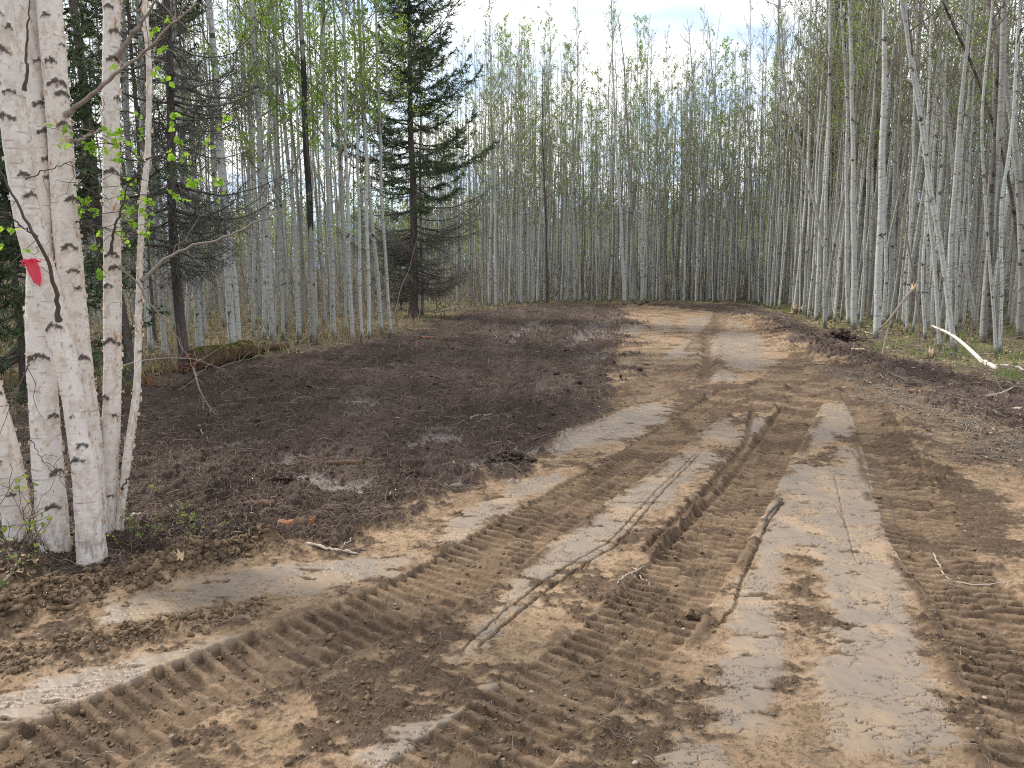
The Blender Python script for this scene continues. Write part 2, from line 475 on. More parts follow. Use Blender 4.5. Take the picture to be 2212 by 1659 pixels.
    # ---- machine tracks
    for line, hw, pitch, sink, ridge in TRACKS:
        s, d = along(x, y, line, 0.6)
        s = s + 0.015 * n1 + 0.006 * n2
        dj = d + 0.020 * n1 + 0.014 * n2 + 0.006 * nf
        inside = 1 - sstep(hw - 0.010, hw + 0.014, np.abs(dj))
        edge = np.exp(-((np.abs(dj) - hw - 0.045) / 0.040) ** 2) * sstep(-0.35, 0.25, n1 + 0.6 * n3 - 0.35 * (d > 0))
        f = s / pitch
        f = f - np.floor(f)
        bar = sstep(0.0, 0.10, f) * (1 - sstep(0.40, 0.52, f))
        cut = 1 - 0.6 * np.exp(-((d - 0.02) / 0.022) ** 2) - 0.4 * np.exp(-((d + 0.11) / 0.016) ** 2)
        keep = sstep(-0.75, -0.2, fbm(x / 0.30, y / 0.30, 47, 3) + 0.45 * (np.abs(d) > hw - 0.12) - 0.05) * (0.6 + 0.4 * sstep(-0.2, 0.25, n1))
        z = z * (1 - 0.30 * inside)
        z = z + inside * (-sink * (0.85 + 0.4 * n3) + ridge * bar * keep * cut + 0.5 * d2 * (1 - keep)) + edge * (0.020 * (0.6 + n1 + 0.6 * ne) + 0.25 * d1 + 0.6 * d2)
        loo = loo * (1 - inside) + inside * np.clip(0.25 + 0.55 * sstep(-0.2, 0.3, n1 + 0.6 * ne) + 0.35 * (1 - bar * keep) * (ridge > .02), 0, 1)
        loo = np.maximum(loo, edge * 0.95)
        cla = cla * (1 - 0.92 * inside) * (1 - 0.9 * edge)
    for line, dep, hw, lip in GROOVES:
        s, d = along(x, y, line, 0.5)
        dd = np.abs(d + 0.008 * n2 + 0.004 * nf)
        g = np.exp(-(dd / hw) ** 4)
        z = z - dep * g * (0.8 + 0.5 * n1) + lip * np.exp(-((dd - 2.0 * hw) / hw) ** 2) * (0.6 + 0.6 * n1 + 0.5 * ne)
        cla = cla * (1 - 0.8 * g); loo = np.maximum(loo, 0.8 * g)
    for line, hh, hw in BERMS:
        s, d = along(x, y, line, 1.6)
        g = np.exp(-((d + 0.06 * n1) / hw) ** 2)
        z = z + g * (hh * (0.70 + 0.5 * n1 + 0.35 * n2 + 0.4 * ne + 0.15 * nf) + (0.25 * d1 + 0.6 * d2 + 0.5 * d3) * sstep(0.2, 0.5, g) / np.maximum(g, .2))
        cla = cla * (1 - sstep(0.15, 0.5, g))
    return z, dict(clay=cla, clayd=cld, mulch=mul, loose=loo, forest=fo, debris=deb, n=n3)


def gz(x, y):
    x = np.atleast_1d(np.asarray(x, float)); y = np.atleast_1d(np.asarray(y, float))
    return ground(x, y)[0]


# ------------------------------------------------------------------ mesh helpers
def mesh_from(name, verts, quads, mat=None, smooth=True, attrs=None, tris=None):
    me = bpy.data.meshes.new(name)
    verts = np.ascontiguousarray(verts, np.float32)
    quads = np.ascontiguousarray(quads if quads is not None else np.zeros((0, 4)), np.int32)
    nt = 0 if tris is None else len(tris)
    nq = len(quads)
    me.vertices.add(len(verts)); me.vertices.foreach_set('co', verts.ravel())
    li = quads.ravel()
    st = np.arange(nq, dtype=np.int32) * 4
    tot = np.full(nq, 4, np.int32)
    if nt:
        tris = np.ascontiguousarray(tris, np.int32)
        li = np.concatenate([li, tris.ravel()])
        st = np.concatenate([st, nq * 4 + np.arange(nt, dtype=np.int32) * 3])
        tot = np.concatenate([tot, np.full(nt, 3, np.int32)])
    me.loops.add(len(li)); me.loops.foreach_set('vertex_index', li.astype(np.int32))
    me.polygons.add(nq + nt)
    me.polygons.foreach_set('loop_start', st.astype(np.int32))
    me.polygons.foreach_set('loop_total', tot)
    if smooth:
        me.polygons.foreach_set('use_smooth', np.ones(nq + nt, bool))
    for k, v in (attrs or {}).items():
        a = me.attributes.new(k, 'FLOAT', 'POINT')
        a.data.foreach_set('value', np.ascontiguousarray(v, np.float32))
    me.update(calc_edges=True)
    if mat:
        me.materials.append(mat)
    return me


class Geo:
    """collects batches of quads"""
    def __init__(self):
        self.v = []; self.q = []; self.n = 0; self.a = []

    def add(self, v, q, a=0.0):
        if len(v) == 0:
            return
        self.v.append(v); self.q.append(q + self.n); self.n += len(v)
        self.a.append(np.full(len(v), a, np.float32) if np.isscalar(a) else a)

    def arrays(self):
        return np.concatenate(self.v), np.concatenate(self.q)

    def mesh(self, name, mat, smooth=True, attr=None):
        v, q = self.arrays()
        return mesh_from(name, v, q, mat, smooth, {attr: np.concatenate(self.a)} if attr else None)


def norm(a):
    return a / (np.linalg.norm(a, axis=-1, keepdims=True) + 1e-9)


def tubes(P, R, S=4):
    P = np.asarray(P, float); R = np.asarray(R, float)
    N, K, _ = P.shape
    T = np.empty_like(P)
    T[:, 1:-1] = P[:, 2:] - P[:, :-2]
    T[:, 0] = P[:, 1] - P[:, 0]; T[:, -1] = P[:, -1] - P[:, -2]
    T = norm(T)
    mean = norm(P[:, -1] - P[:, 0])
    ref = np.where(np.abs(mean[:, 2:3]) < 0.8, np.array([[0., 0, 1]]), np.array([[1., 0, 0]]))[:, None, :]
    n1 = norm(np.cross(T, ref + 0 * T)); n2 = np.cross(T, n1)
    th = np.linspace(0, 2 * np.pi, S, endpoint=False)
    V = P[:, :, None, :] + R[:, :, None, None] * (np.cos(th)[None, None, :, None] * n1[:, :, None, :] + np.sin(th)[None, None, :, None] * n2[:, :, None, :])
    base = (np.arange(N) * K * S)[:, None, None] + (np.arange(K - 1) * S)[None, :, None]
    j = np.arange(S)[None, None, :]; j2 = (np.arange(S) + 1) % S
    a = base + j; b = base + j2[None, None, :]
    Q = np.stack([a, b, b + S, a + S], -1).reshape(-1, 4)
    return V.reshape(-1, 3), Q


def kites(C, size, rng, aspect=0.7, flat=0.0):
    """little leaf-shaped quads at C with random facing"""
    n = len(C)
    u = norm(rng.normal(size=(n, 3)))
    w = rng.normal(size=(n, 3)); w[:, 2] += flat * 3
    v = norm(np.cross(w, u))
    s = np.asarray(size).reshape(-1, 1) * np.ones((n, 1))
    V = np.stack([C - u * s * .5, C + v * s * .5 * aspect - u * s * .08, C + u * s * .5, C - v * s * .5 * aspect - u * s * .08], 1).reshape(-1, 3)
    return V, np.arange(n * 4).reshape(-1, 4)


def link(ob, parent=None):
    COL.objects.link(ob)
    if parent is not None:
        ob.parent = parent
    return ob


def part(name, me, parent, label=None):
    o = link(bpy.data.objects.new(name, me), parent)
    if label:
        o['label'] = label
    return o


def empty(name, loc, label, cat, group=None):
    e = bpy.data.objects.new(name, None)
    e.empty_display_size = 0.2
    e.location = loc
    e['label'] = label; e['category'] = cat
    if group:
        e['group'] = group
    return link(e)


def single(name, me, loc, label, cat, group=None):
    e = bpy.data.objects.new(name, me)
    e.location = loc
    e['label'] = label; e['category'] = cat
    if group:
        e['group'] = group
    return link(e)


def stuff(name, me, label, cat):
    o = link(bpy.data.objects.new(name, me))
    o['kind'] = 'stuff'; o['label'] = label; o['category'] = cat
    return o


# ------------------------------------------------------------------ materials
class MT:
    def __init__(self, name):
        self.m = bpy.data.materials.new(name)
        self.m.use_nodes = True
        self.nt = self.m.node_tree
        self.nt.nodes.clear()
        self.out = self.n('ShaderNodeOutputMaterial')
        self.p = self.n('ShaderNodeBsdfPrincipled')
        self.l(self.p.outputs[0], self.out.inputs[0])

    def n(self, t):
        return self.nt.nodes.new(t)

    def l(self, a, b):
        self.nt.links.new(a, b)

    def coord(self, scale=(1, 1, 1), kind='Object'):
        t = self.n('ShaderNodeTexCoord'); m = self.n('ShaderNodeMapping')
        m.inputs['Scale'].default_value = scale
        self.l(t.outputs[kind], m.inputs[0])
        return m.outputs[0]

    def noise(self, vec, scale, detail=4, rough=0.55, dist=0.0):
        k = self.n('ShaderNodeTexNoise')
        k.inputs['Scale'].default_value = scale; k.inputs['Detail'].default_value = detail
        k.inputs['Roughness'].default_value = rough; k.inputs['Distortion'].default_value = dist
        if vec is not None:
            self.l(vec, k.inputs['Vector'])
        return k.outputs[0]

    def ramp(self, fac, stops):
        r = self.n('ShaderNodeValToRGB')
        e = r.color_ramp.elements
        while len(e) < len(stops):
            e.new(0.5)
        for k, (p, c) in enumerate(stops):
            e[k].position = p
            e[k].color = (c, c, c, 1) if not isinstance(c, (tuple, list)) else (*c, 1)
        self.l(fac, r.inputs[0])
        return r.outputs[0]

    def mix(self, fac, a, b, mode='MIX'):
        k = self.n('ShaderNodeMixRGB'); k.blend_type = mode
        for s, v in ((0, fac), (1, a), (2, b)):
            if isinstance(v, (int, float)):
                k.inputs[s].default_value = v if s == 0 else (v, v, v, 1)
            elif isinstance(v, tuple):
                k.inputs[s].default_value = (*v, 1)
            else:
                self.l(v, k.inputs[s])
        return k.outputs[0]

    def math(self, op, a, b=0.0, clamp=False):
        k = self.n('ShaderNodeMath'); k.operation = op; k.use_clamp = clamp
        for s, v in ((0, a), (1, b)):
            if isinstance(v, (int, float)):
                k.inputs[s].default_value = v
            else:
                self.l(v, k.inputs[s])
        return k.outputs[0]

    def attr(self, name):
        a = self.n('ShaderNodeAttribute'); a.attribute_name = name
        return a.outputs['Fac']

    def rnd(self, island=False):
        if island:
            return self.n('ShaderNodeNewGeometry').outputs['Random Per Island']
        return self.n('ShaderNodeObjectInfo').outputs['Random']

    def set(self, color=None, rough=None, spec=None, bump=None, bdist=0.01, bstr=1.0):
        for key, v in (('Base Color', color), ('Roughness', rough), ('Specular IOR Level', spec)):
            if v is None:
                continue
            if isinstance(v, (int, float)):
                self.p.inputs[key].default_value = v
            elif isinstance(v, tuple):
                self.p.inputs[key].default_value = (*v, 1)
            else:
                self.l(v, self.p.inputs[key])
        if bump is not None:
            b = self.n('ShaderNodeBump')
            b.inputs['Distance'].default_value = bdist
            if isinstance(bstr, (int, float)):
                b.inputs['Strength'].default_value = bstr
            else:
                self.l(bstr, b.inputs['Strength'])
            self.l(bump, b.inputs['Height'])
            self.l(b.outputs[0], self.p.inputs['Normal'])
        return self.m

    def translucent(self, color, fac):
        t = self.n('ShaderNodeBsdfTranslucent')
        if isinstance(color, tuple):
            t.inputs[0].default_value = (*color, 1)
        else:
            self.l(color, t.inputs[0])
        mx = self.n('ShaderNodeMixShader'); mx.inputs[0].default_value = fac
        self.l(self.p.outputs[0], mx.inputs[1]); self.l(t.outputs[0], mx.inputs[2])
        self.l(mx.outputs[0], self.out.inputs[0])
        return self.m


def m_ground():
    k = MT('soil')
    c = k.coord()
    big = k.noise(c, 0.9, 5, 0.6)
    mid = k.noise(c, 7, 6, 0.65)
    fine = k.noise(c, 60, 5, 0.7)
    grain = k.noise(c, 260, 3, 0.7)
    cr = k.noise(c, 34, 5, 0.7)
    patch = k.noise(c, 2.2, 6, 0.65)
    tan = k.mix(k.ramp(patch, [(0.35, 0.0), (0.65, 1.0)]), (0.295, 0.193, 0.112), (0.41, 0.285, 0.182))
    tan = k.mix(k.ramp(mid, [(0.42, 0.0), (0.66, 0.8)]), tan, (0.185, 0.122, 0.068))
    tan = k.mix(k.ramp(cr, [(0.50, 0.0), (0.64, 0.85)]), tan, (0.130, 0.085, 0.048))
    tan = k.mix(k.ramp(fine, [(0.56, 0.0), (0.70, 0.55)]), tan, (0.46, 0.35, 0.23))
    loose = k.mix(k.ramp(mid, [(0.3, 0.0), (0.75, 1.0)]), (0.076, 0.049, 0.031), (0.132, 0.087, 0.055))
    loose = k.mix(k.ramp(cr, [(0.52, 0.0), (0.68, 0.8)]), loose, (0.185, 0.128, 0.079))
    loose = k.mix(k.ramp(grain, [(0.60, 0.0), (0.72, 0.6)]), loose, (0.28, 0.205, 0.13))
    col = k.mix(k.attr('loose'), tan, loose)
    mulch = k.mix(k.ramp(mid, [(0.3, 0.0), (0.8, 1.0)]), (0.042, 0.029, 0.023), (0.084, 0.059, 0.048))
    cst = k.n('ShaderNodeMapping'); cst.inputs['Rotation'].default_value = (0, 0, rad(-32)); cst.inputs['Scale'].default_value = (1.6, 0.22, 1)
    k.l(c, cst.inputs[0])
    mulch = k.mix(k.ramp(k.noise(cst.outputs[0], 1.0, 6, 0.68), [(0.46, 0.0), (0.62, 0.8)]), mulch, (0.130, 0.096, 0.080))
    mulch = k.mix(k.ramp(cr, [(0.52, 0.0), (0.66, 0.7)]), mulch, (0.115, 0.080, 0.064))
    mulch = k.mix(k.ramp(fine, [(0.58, 0.0), (0.70, 0.7)]), mulch, (0.21, 0.155, 0.115))
    col = k.mix(k.attr('mulch'), col, mulch)
    deb = k.mix(k.ramp(fine, [(0.35, 0.0), (0.65, 1.0)]), (0.080, 0.056, 0.038), (0.20, 0.150, 0.105))
    col = k.mix(k.math('MULTIPLY', k.attr('debris'), 0.6), col, deb)
    lit = k.mix(k.ramp(fine, [(0.35, 0.0), (0.65, 1.0)]), (0.065, 0.046, 0.030), (0.19, 0.14, 0.095))
    lit = k.mix(k.ramp(k.noise(c, 0.35, 4, 0.6), [(0.50, 0.0), (0.62, 0.8)]), lit, (0.25, 0.205, 0.10))
    lit = k.mix(k.ramp(k.noise(c, 1.7, 5, 0.7), [(0.50, 0.0), (0.62, 0.8)]), lit, (0.085, 0.095, 0.035))
    col = k.mix(k.attr('forest'), col, lit)
    clay = k.mix(k.ramp(patch, [(0.35, 0.0), (0.65, 1.0)]), (0.225, 0.170, 0.122), (0.185, 0.148, 0.116))
    clay = k.mix(k.ramp(k.noise(c, 3.0, 5, 0.6), [(0.5, 0.0), (0.62, 0.85)]), clay, (0.31, 0.215, 0.13))
    cm = k.n('ShaderNodeMapping'); cm.inputs['Rotation'].default_value = (0, 0, rad(14)); cm.inputs['Scale'].default_value = (16, 0.55, 1); k.l(c, cm.inputs[0])
    st = k.noise(cm.outputs[0], 1.0, 5, 0.65)
    clay = k.mix(k.ramp(st, [(0.50, 0.0), (0.66, 0.6)]), clay, (0.255, 0.18, 0.11))
    clay = k.mix(k.ramp(st, [(0.30, 0.5), (0.42, 0.0)]), clay, (0.15, 0.118, 0.092))
    clay = k.mix(k.ramp(cr, [(0.58, 0.0), (0.70, 0.6)]), clay, (0.14, 0.10, 0.068))
    col = k.mix(k.attr('clay'), col, clay)
    col = k.mix(k.math('MULTIPLY', k.attr('clayd'), 0.85), col, (0.165, 0.132, 0.118))
    sm = k.math('MAXIMUM', k.attr('clay'), k.attr('clayd'), True)
    rough = k.math('SUBTRACT', 0.92, k.math('MULTIPLY', sm, k.math('ADD', 0.28, k.math('MULTIPLY', big, 0.24))))
    h = k.math('ADD', k.math('MULTIPLY', fine, 0.7), k.math('MULTIPLY', grain, 0.5))
    bs = k.math('SUBTRACT', 0.95, k.math('MULTIPLY', sm, 0.93))
    hs = k.n('ShaderNodeHueSaturation'); hs.inputs['Saturation'].default_value = 0.96; hs.inputs['Value'].default_value = 1.0
    k.l(col, hs.inputs['Color']); col = hs.outputs[0]
    k.set(col, rough, k.math('ADD', 0.2, k.math('MULTIPLY', sm, 0.32)), h, 0.012, bs)
    return k.m


def m_birch():
    k = MT('birch_bark')
    c = k.coord((1, 1, 1)); cz = k.coord((5, 5, 60)); cs = k.coord((14, 14, 9))
    white = k.mix(k.noise(c, 5, 4), (0.77, 0.72, 0.68), (0.68, 0.61, 0.56))
    white = k.mix(k.ramp(k.noise(cs, 1, 6, 0.65), [(0.50, 0.0), (0.62, 0.5)]), white, (0.60, 0.54, 0.49))
    tan = k.mix(k.noise(c, 12, 4), (0.47, 0.385, 0.315), (0.60, 0.515, 0.44))
    col = k.mix(k.math('MULTIPLY', k.attr('peel'), 0.62), white, tan)
    col = k.mix(k.attr('orange'), col, (0.50, 0.22, 0.075))
    lent = k.ramp(k.noise(cz, 1, 3, 0.5), [(0.63, 0.0), (0.70, 0.75)])
    col = k.mix(lent, col, (0.30, 0.235, 0.19))
    scar = k.mix(k.noise(k.coord((30, 30, 30)), 1, 4), (0.045, 0.035, 0.032), (0.14, 0.11, 0.095))
    col = k.mix(k.attr('scar'), col, scar)
    k.set(col, 0.62, 0.35, k.noise(k.coord((18, 18, 60)), 1, 5, 0.6), 0.003, 0.6)
    return k.m


def m_bark(name, c1, c2, dark, knot=0.63, island=False, moss=True, tint=(0.47, 0.475, 0.42)):
    """aspen bark: pale, with dark short cross lines and knots"""
    k = MT(name)
    r = k.rnd(island)
    base = k.mix(r, c1, c2)
    r7 = k.math('FRACT', k.math('MULTIPLY', r, 7.31))
    base = k.mix(k.ramp(r7, [(0.80, 0.0), (0.93, 0.75)]), base, (0.19, 0.17, 0.15))
    base = k.mix(k.ramp(k.noise(k.coord((2, 2, 0.7)), 1, 5), [(0.4, 0.0), (0.7, 0.7)]), base, tint)
    lines = k.ramp(k.noise(k.coord((6, 6, 26)), 1, 4, 0.6), [(knot - 0.08, 0.0), (knot + 0.02, 0.85)])
    knots = k.ramp(k.noise(k.coord((5, 5, 6.5)), 1, 4, 0.55, 0.5), [(knot - 0.02, 0.0), (knot + 0.03, 0.95)])
    col = k.mix(lines, base, k.mix(0.6, base, dark))
    col = k.mix(knots, col, dark)
    if moss:
        z = k.n('ShaderNodeSeparateXYZ')
        t = k.n('ShaderNodeTexCoord'); k.l(t.outputs['Object'], z.inputs[0])
        nz = k.math('ADD', z.outputs[2], k.math('MULTIPLY', k.noise(k.coord((6, 6, 3)), 1, 3), 0.5))
        low = k.ramp(nz, [(0.36, 0.85), (0.52, 0.0)])
        col = k.mix(low, col, (0.075, 0.062, 0.035))
    k.set(col, 0.8, 0.2, k.noise(k.coord((12, 12, 25)), 1, 4), 0.01, 0.5)
    return k.m


def m_twig(name, c1, c2, island=True):
    k = MT(name)
    k.set(k.mix(k.rnd(island), c1, c2), 0.85, 0.2)
    return k.m


def m_leaf(name, c1, c2, trans, fac=0.5):
    k = MT(name)
    r = k.rnd(True)
    col = k.mix(r, c1, c2)
    k.set(col, 0.55, 0.3)
    k.translucent(k.mix(0.5, col, trans), fac)
    return k.m


def m_rough(name, c1, c2, scale, bd=0.02, rough=0.9, stretch=(1, 1, 1), detail=6):
    k = MT(name)
    c = k.coord(stretch)
    f = k.noise(c, scale, detail, 0.65)
    k.set(k.mix(k.ramp(f, [(0.3, 0.0), (0.7, 1.0)]), c1, c2), rough, 0.2, f, bd, 0.8)
    return k.m


M = {}
M['ground'] = m_ground()
M['birch'] = m_birch()
M['aspen'] = m_bark('aspen_bark', (0.54, 0.555, 0.535), (0.34, 0.34, 0.315), (0.055, 0.048, 0.042))
M['aspen_far'] = m_bark('aspen_bark_far', (0.45, 0.465, 0.445), (0.25, 0.245, 0.225), (0.06, 0.052, 0.046), island=True, moss=False)
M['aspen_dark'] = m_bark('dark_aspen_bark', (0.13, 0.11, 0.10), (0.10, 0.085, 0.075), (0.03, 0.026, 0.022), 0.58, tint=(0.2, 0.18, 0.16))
M['burnt'] = m_bark('charred_bark', (0.035, 0.032, 0.03), (0.045, 0.04, 0.036), (0.02, 0.018, 0.016), 0.6, tint=(0.10, 0.10, 0.095))
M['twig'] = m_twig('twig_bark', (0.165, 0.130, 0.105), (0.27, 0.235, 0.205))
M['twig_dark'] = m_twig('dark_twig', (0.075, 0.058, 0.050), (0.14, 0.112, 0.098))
M['twig_birch'] = m_rough('birch_branch', (0.24, 0.19, 0.165), (0.40, 0.34, 0.31), 14, 0.003)
M['brush'] = m_twig('brush', (0.15, 0.12, 0.10), (0.31, 0.275, 0.24))
M['leaf_near'] = m_leaf('birch_leaf', (0.22, 0.42, 0.035), (0.30, 0.50, 0.06), (0.45, 0.70, 0.06), 0.5)
M['leaf_shoot'] = m_leaf('shoot_leaf', (0.16, 0.23, 0.05), (0.26, 0.32, 0.08), (0.36, 0.44, 0.08), 0.4)
M['leaf'] = m_leaf('aspen_leaf', (0.16, 0.27, 0.05), (0.27, 0.41, 0.08), (0.42, 0.60, 0.10), 0.5)
M['leaf_olive'] = m_leaf('opening_leaf', (0.16, 0.21, 0.065), (0.25, 0.31, 0.10), (0.36, 0.45, 0.12), 0.45)
M['leaf_far'] = m_leaf('far_leaf', (0.15, 0.20, 0.07), (0.24, 0.29, 0.10), (0.32, 0.40, 0.12), 0.4)
M['cover'] = m_leaf('ground_plant_leaf', (0.075, 0.105, 0.033), (0.15, 0.185, 0.052), (0.22, 0.30, 0.06), 0.3)
M['needle'] = m_leaf('spruce_needle', (0.052, 0.090, 0.040), (0.105, 0.150, 0.062), (0.07, 0.11, 0.04), 0.15)
M['spruce_bark'] = m_rough('spruce_bark', (0.075, 0.060, 0.054), (0.17, 0.14, 0.13), 9, 0.03, stretch=(3, 3, 1.2))
M['spruce_twig'] = m_twig('spruce_twig', (0.075, 0.062, 0.052), (0.15, 0.135, 0.115))
M['lichen_twig'] = m_twig('lichen_twig', (0.085, 0.078, 0.066), (0.18, 0.175, 0.15))
M['clod'] = m_rough('soil_clod', (0.085, 0.056, 0.033), (0.20, 0.14, 0.086), 35, 0.006)
M['clod_dark'] = m_rough('dark_clod', (0.045, 0.032, 0.026), (0.10, 0.072, 0.058), 35, 0.006)
M['pebble'] = m_twig('pebble', (0.17, 0.135, 0.10), (0.34, 0.29, 0.235))
M['root'] = m_twig('root_fibre', (0.05, 0.036, 0.030), (0.29, 0.22, 0.165))
M['chip'] = m_twig('wood_chip', (0.26, 0.18, 0.11), (0.56, 0.44, 0.31))
M['litter'] = m_twig('dry_leaf', (0.15, 0.10, 0.062), (0.40, 0.31, 0.21))
M['drygrass'] = m_twig('dry_grass', (0.30, 0.24, 0.13), (0.46, 0.38, 0.22))
M['grass'] = m_leaf('green_grass', (0.11, 0.17, 0.035), (0.20, 0.27, 0.06), (0.26, 0.36, 0.06), 0.3)
M['rotten'] = m_rough('rotten_wood', (0.055, 0.036, 0.026), (0.17, 0.105, 0.065), 12, 0.03, stretch=(1, 1, 1))
M['orange_wood'] = m_rough('fresh_orange_wood', (0.20, 0.085, 0.045), (0.46, 0.23, 0.125), 22, 0.02, stretch=(1, 5, 5))
M['pale_wood'] = m_rough('pale_split_wood', (0.50, 0.37, 0.22), (0.68, 0.53, 0.35), 20, 0.006)
M['stick'] = m_rough('weathered_stick', (0.26, 0.21, 0.165), (0.44, 0.37, 0.30), 18, 0.004)
M['pole'] = m_bark('fallen_birch_bark', (0.66, 0.62, 0.55), (0.60, 0.57, 0.50), (0.10, 0.08, 0.06), 0.68, moss=False, tint=(0.5, 0.46, 0.36))
M['moss'] = m_leaf('moss', (0.10, 0.115, 0.022), (0.20, 0.21, 0.04), (0.2, 0.22, 0.04), 0.1)


def m_ribbon(clear):
    k = MT('flagging_tape')
    k.set((0.88, 0.045, 0.12), 0.35, 0.5, k.noise(k.coord(), 30, 3), 0.004, 0.5)
    t = k.n('ShaderNodeBsdfTranslucent'); t.inputs[0].default_value = (0.9, 0.06, 0.12, 1)
    mx = k.n('ShaderNodeMixShader'); mx.inputs[0].default_value = 0.4
    tr = k.n('ShaderNodeBsdfTransparent'); tr.inputs[0].default_value = (1, 0.55, 0.6, 1)
    m2 = k.n('ShaderNodeMixShader'); m2.inputs[0].default_value = clear
    k.l(k.p.outputs[0], mx.inputs[1]); k.l(t.outputs[0], mx.inputs[2])
    k.l(mx.outputs[0], m2.inputs[1]); k.l(tr.outputs[0], m2.inputs[2])
    k.l(m2.outputs[0], k.out.inputs[0])
    return k.m


M['ribbon'] = m_ribbon(0.05)
M['film'] = m_ribbon(0.55)

# ------------------------------------------------------------------ the ground sheet
def build_ground():
    fine = np.arange(-0.84, 0.84, 0.0012)
    rest = np.linspace(0.84, 2 * math.pi - 0.84, 60)
    th = np.concatenate([fine, rest[:-1]])
    r = np.concatenate([[0.02], np.linspace(0.3, 1.95, 24), 2.0 * np.exp(np.arange(0, math.log(5.0), 0.0017)), 10.02 * np.exp(np.arange(0, math.log(4.58), 0.0028)),
                        46.2 * np.exp(np.linspace(0, math.log(5000 / 46.2), 90))])
    RR, TH = np.meshgrid(r, th, indexing='ij')
    x = (RR * np.sin(TH)).ravel(); y = (RR * np.cos(TH)).ravel()
    z, mk = ground(x, y)
    nr, na = len(r), len(th)
    i = np.arange(nr - 1)[:, None] * na; j = np.arange(na)[None, :]; j2 = (np.arange(na) + 1) % na
    a = i + j; b = i + j2[None, :]
    Q = np.stack([a, a + na, b + na, b], -1).reshape(-1, 4)
    V = np.stack([x, y, z], 1)
    me = mesh_from('ground', V, Q, M['ground'], True, {k: mk[k] for k in ('clay', 'clayd', 'mulch', 'loose', 'forest', 'debris')})
    # faces must look up
    o = link(bpy.data.objects.new('ground', me))
    o['kind'] = 'structure'
    return o


build_ground()
print('ground', round(time.time() - T0, 1))

# ------------------------------------------------------------------ trees
def crown_parts(path, H, rng, n_br, start, leaf_n, leaf_size, L0, twig_r, sparse_top=0.0, dead=0, sub=5, up=0.75):
    """branches (Geo) and leaf centres for a slender broadleaf tree whose trunk follows path (K,3)"""
    zs = path[:, 2]

    def on(z):
        return np.stack([np.interp(z, zs, path[:, 0]), np.interp(z, zs, path[:, 1]), z], -1)
    br = Geo()
    t = start + (1 - start) * rng.random(n_br) ** 0.8
    z = t * H * 0.985
    az = rng.random(n_br) * 2 * np.pi
    L = L0 * (1.15 - 0.85 * ((t - start) / (1 - start))) * rng.uniform(0.5, 1.25, n_br)
    el = rng.uniform(0.35, 1.0, n_br) * up + 0.25
    K = 6
    s = np.linspace(0, 1, K)
    d0 = np.stack([np.cos(az) * np.cos(el), np.sin(az) * np.cos(el), np.sin(el)], -1)
    P = on(z)[:, None, :] + d0[:, None, :] * (L[:, None] * s[None, :])[:, :, None]
    P[:, :, 2] += (L[:, None] * 0.22) * (s[None, :] ** 2)
    P[:, 1:] += rng.normal(size=(n_br, K - 1, 3)) * (L[:, None, None] * 0.035)
    R = (0.0045 + 0.0055 * L[:, None]) * (1 - 0.8 * s[None, :]) + twig_r * 0.5
    br.add(*tubes(P, R, 4))
    # twigs on the branches
    m = n_br * sub
    bi = np.repeat(np.arange(n_br), sub)
    u = rng.uniform(0.25, 1.0, m)
    k0 = np.minimum((u * (K - 1)).astype(int), K - 2); fr = (u * (K - 1) - k0)[:, None]
    B = P[bi, k0] * (1 - fr) + P[bi, k0 + 1] * fr
    dt = norm(P[bi, k0 + 1] - P[bi, k0] + 0) + rng.normal(size=(m, 3)) * 0.55 + np.array([0, 0, 0.25])
    dt = norm(dt)
    l2 = L[bi] * rng.uniform(0.2, 0.5, m) * (1.15 - 0.5 * u)
    s3 = np.linspace(0, 1, 4)
    P2 = B[:, None, :] + dt[:, None, :] * (l2[:, None] * s3[None, :])[:, :, None]
    P2[:, 1:] += rng.normal(size=(m, 3, 3)) * (l2[:, None, None] * 0.06)
    R2 = np.full((m, 4), twig_r) * np.array([1, .85, .7, .5])
    br.add(*tubes(P2, R2, 3))
    # dead snags low on the stem
    if dead:
        zd = rng.uniform(0.10, start + 0.15, dead) * H
        a = rng.random(dead) * 2 * np.pi
        ld = rng.uniform(0.15, 0.8, dead) * min(1.0, L0)
        e = rng.uniform(-0.35, 0.5, dead)
        dd = np.stack([np.cos(a) * np.cos(e), np.sin(a) * np.cos(e), np.sin(e)], -1)
        Pd = on(zd)[:, None, :] + dd[:, None, :] * (ld[:, None] * s3[None, :])[:, :, None]
        Pd[:, 1:] += rng.normal(size=(dead, 3, 3)) * (ld[:, None, None] * 0.07)
        br.add(*tubes(Pd, np.full((dead, 4), twig_r * 1.3) * np.array([1.3, 1, .8, .4]), 3))
    if leaf_n:
        i = rng.integers(0, m, leaf_n)
        if sparse_top:
            w = np.clip(1.15 - ((z[bi] / H) ** 6) * sparse_top, 0.02, 1); w /= w.sum()
            i = rng.choice(m, leaf_n, p=w)
        f = rng.uniform(0.3, 1.05, leaf_n)[:, None]
        C = P2[i, 0] * (1 - f) + P2[i, 3] * f + rng.normal(size=(leaf_n, 3)) * 0.045
        lv = kites(C, leaf_size * rng.uniform(0.6, 1.3, leaf_n), rng, 0.8)
    else:
        lv = None
    return br, lv


def trunk_mesh(path, r, S, name, mat):
    return mesh_from(name, *tubes(path[None], r[None], S), mat)


def taper(zs, H, r0):
    t = np.clip(zs / H, 0, 1)
    return r0 * (1 - 0.92 * t ** 1.15) + 0.18 * r0 * np.exp(-np.maximum(zs, 0) / 0.18) + 0.004


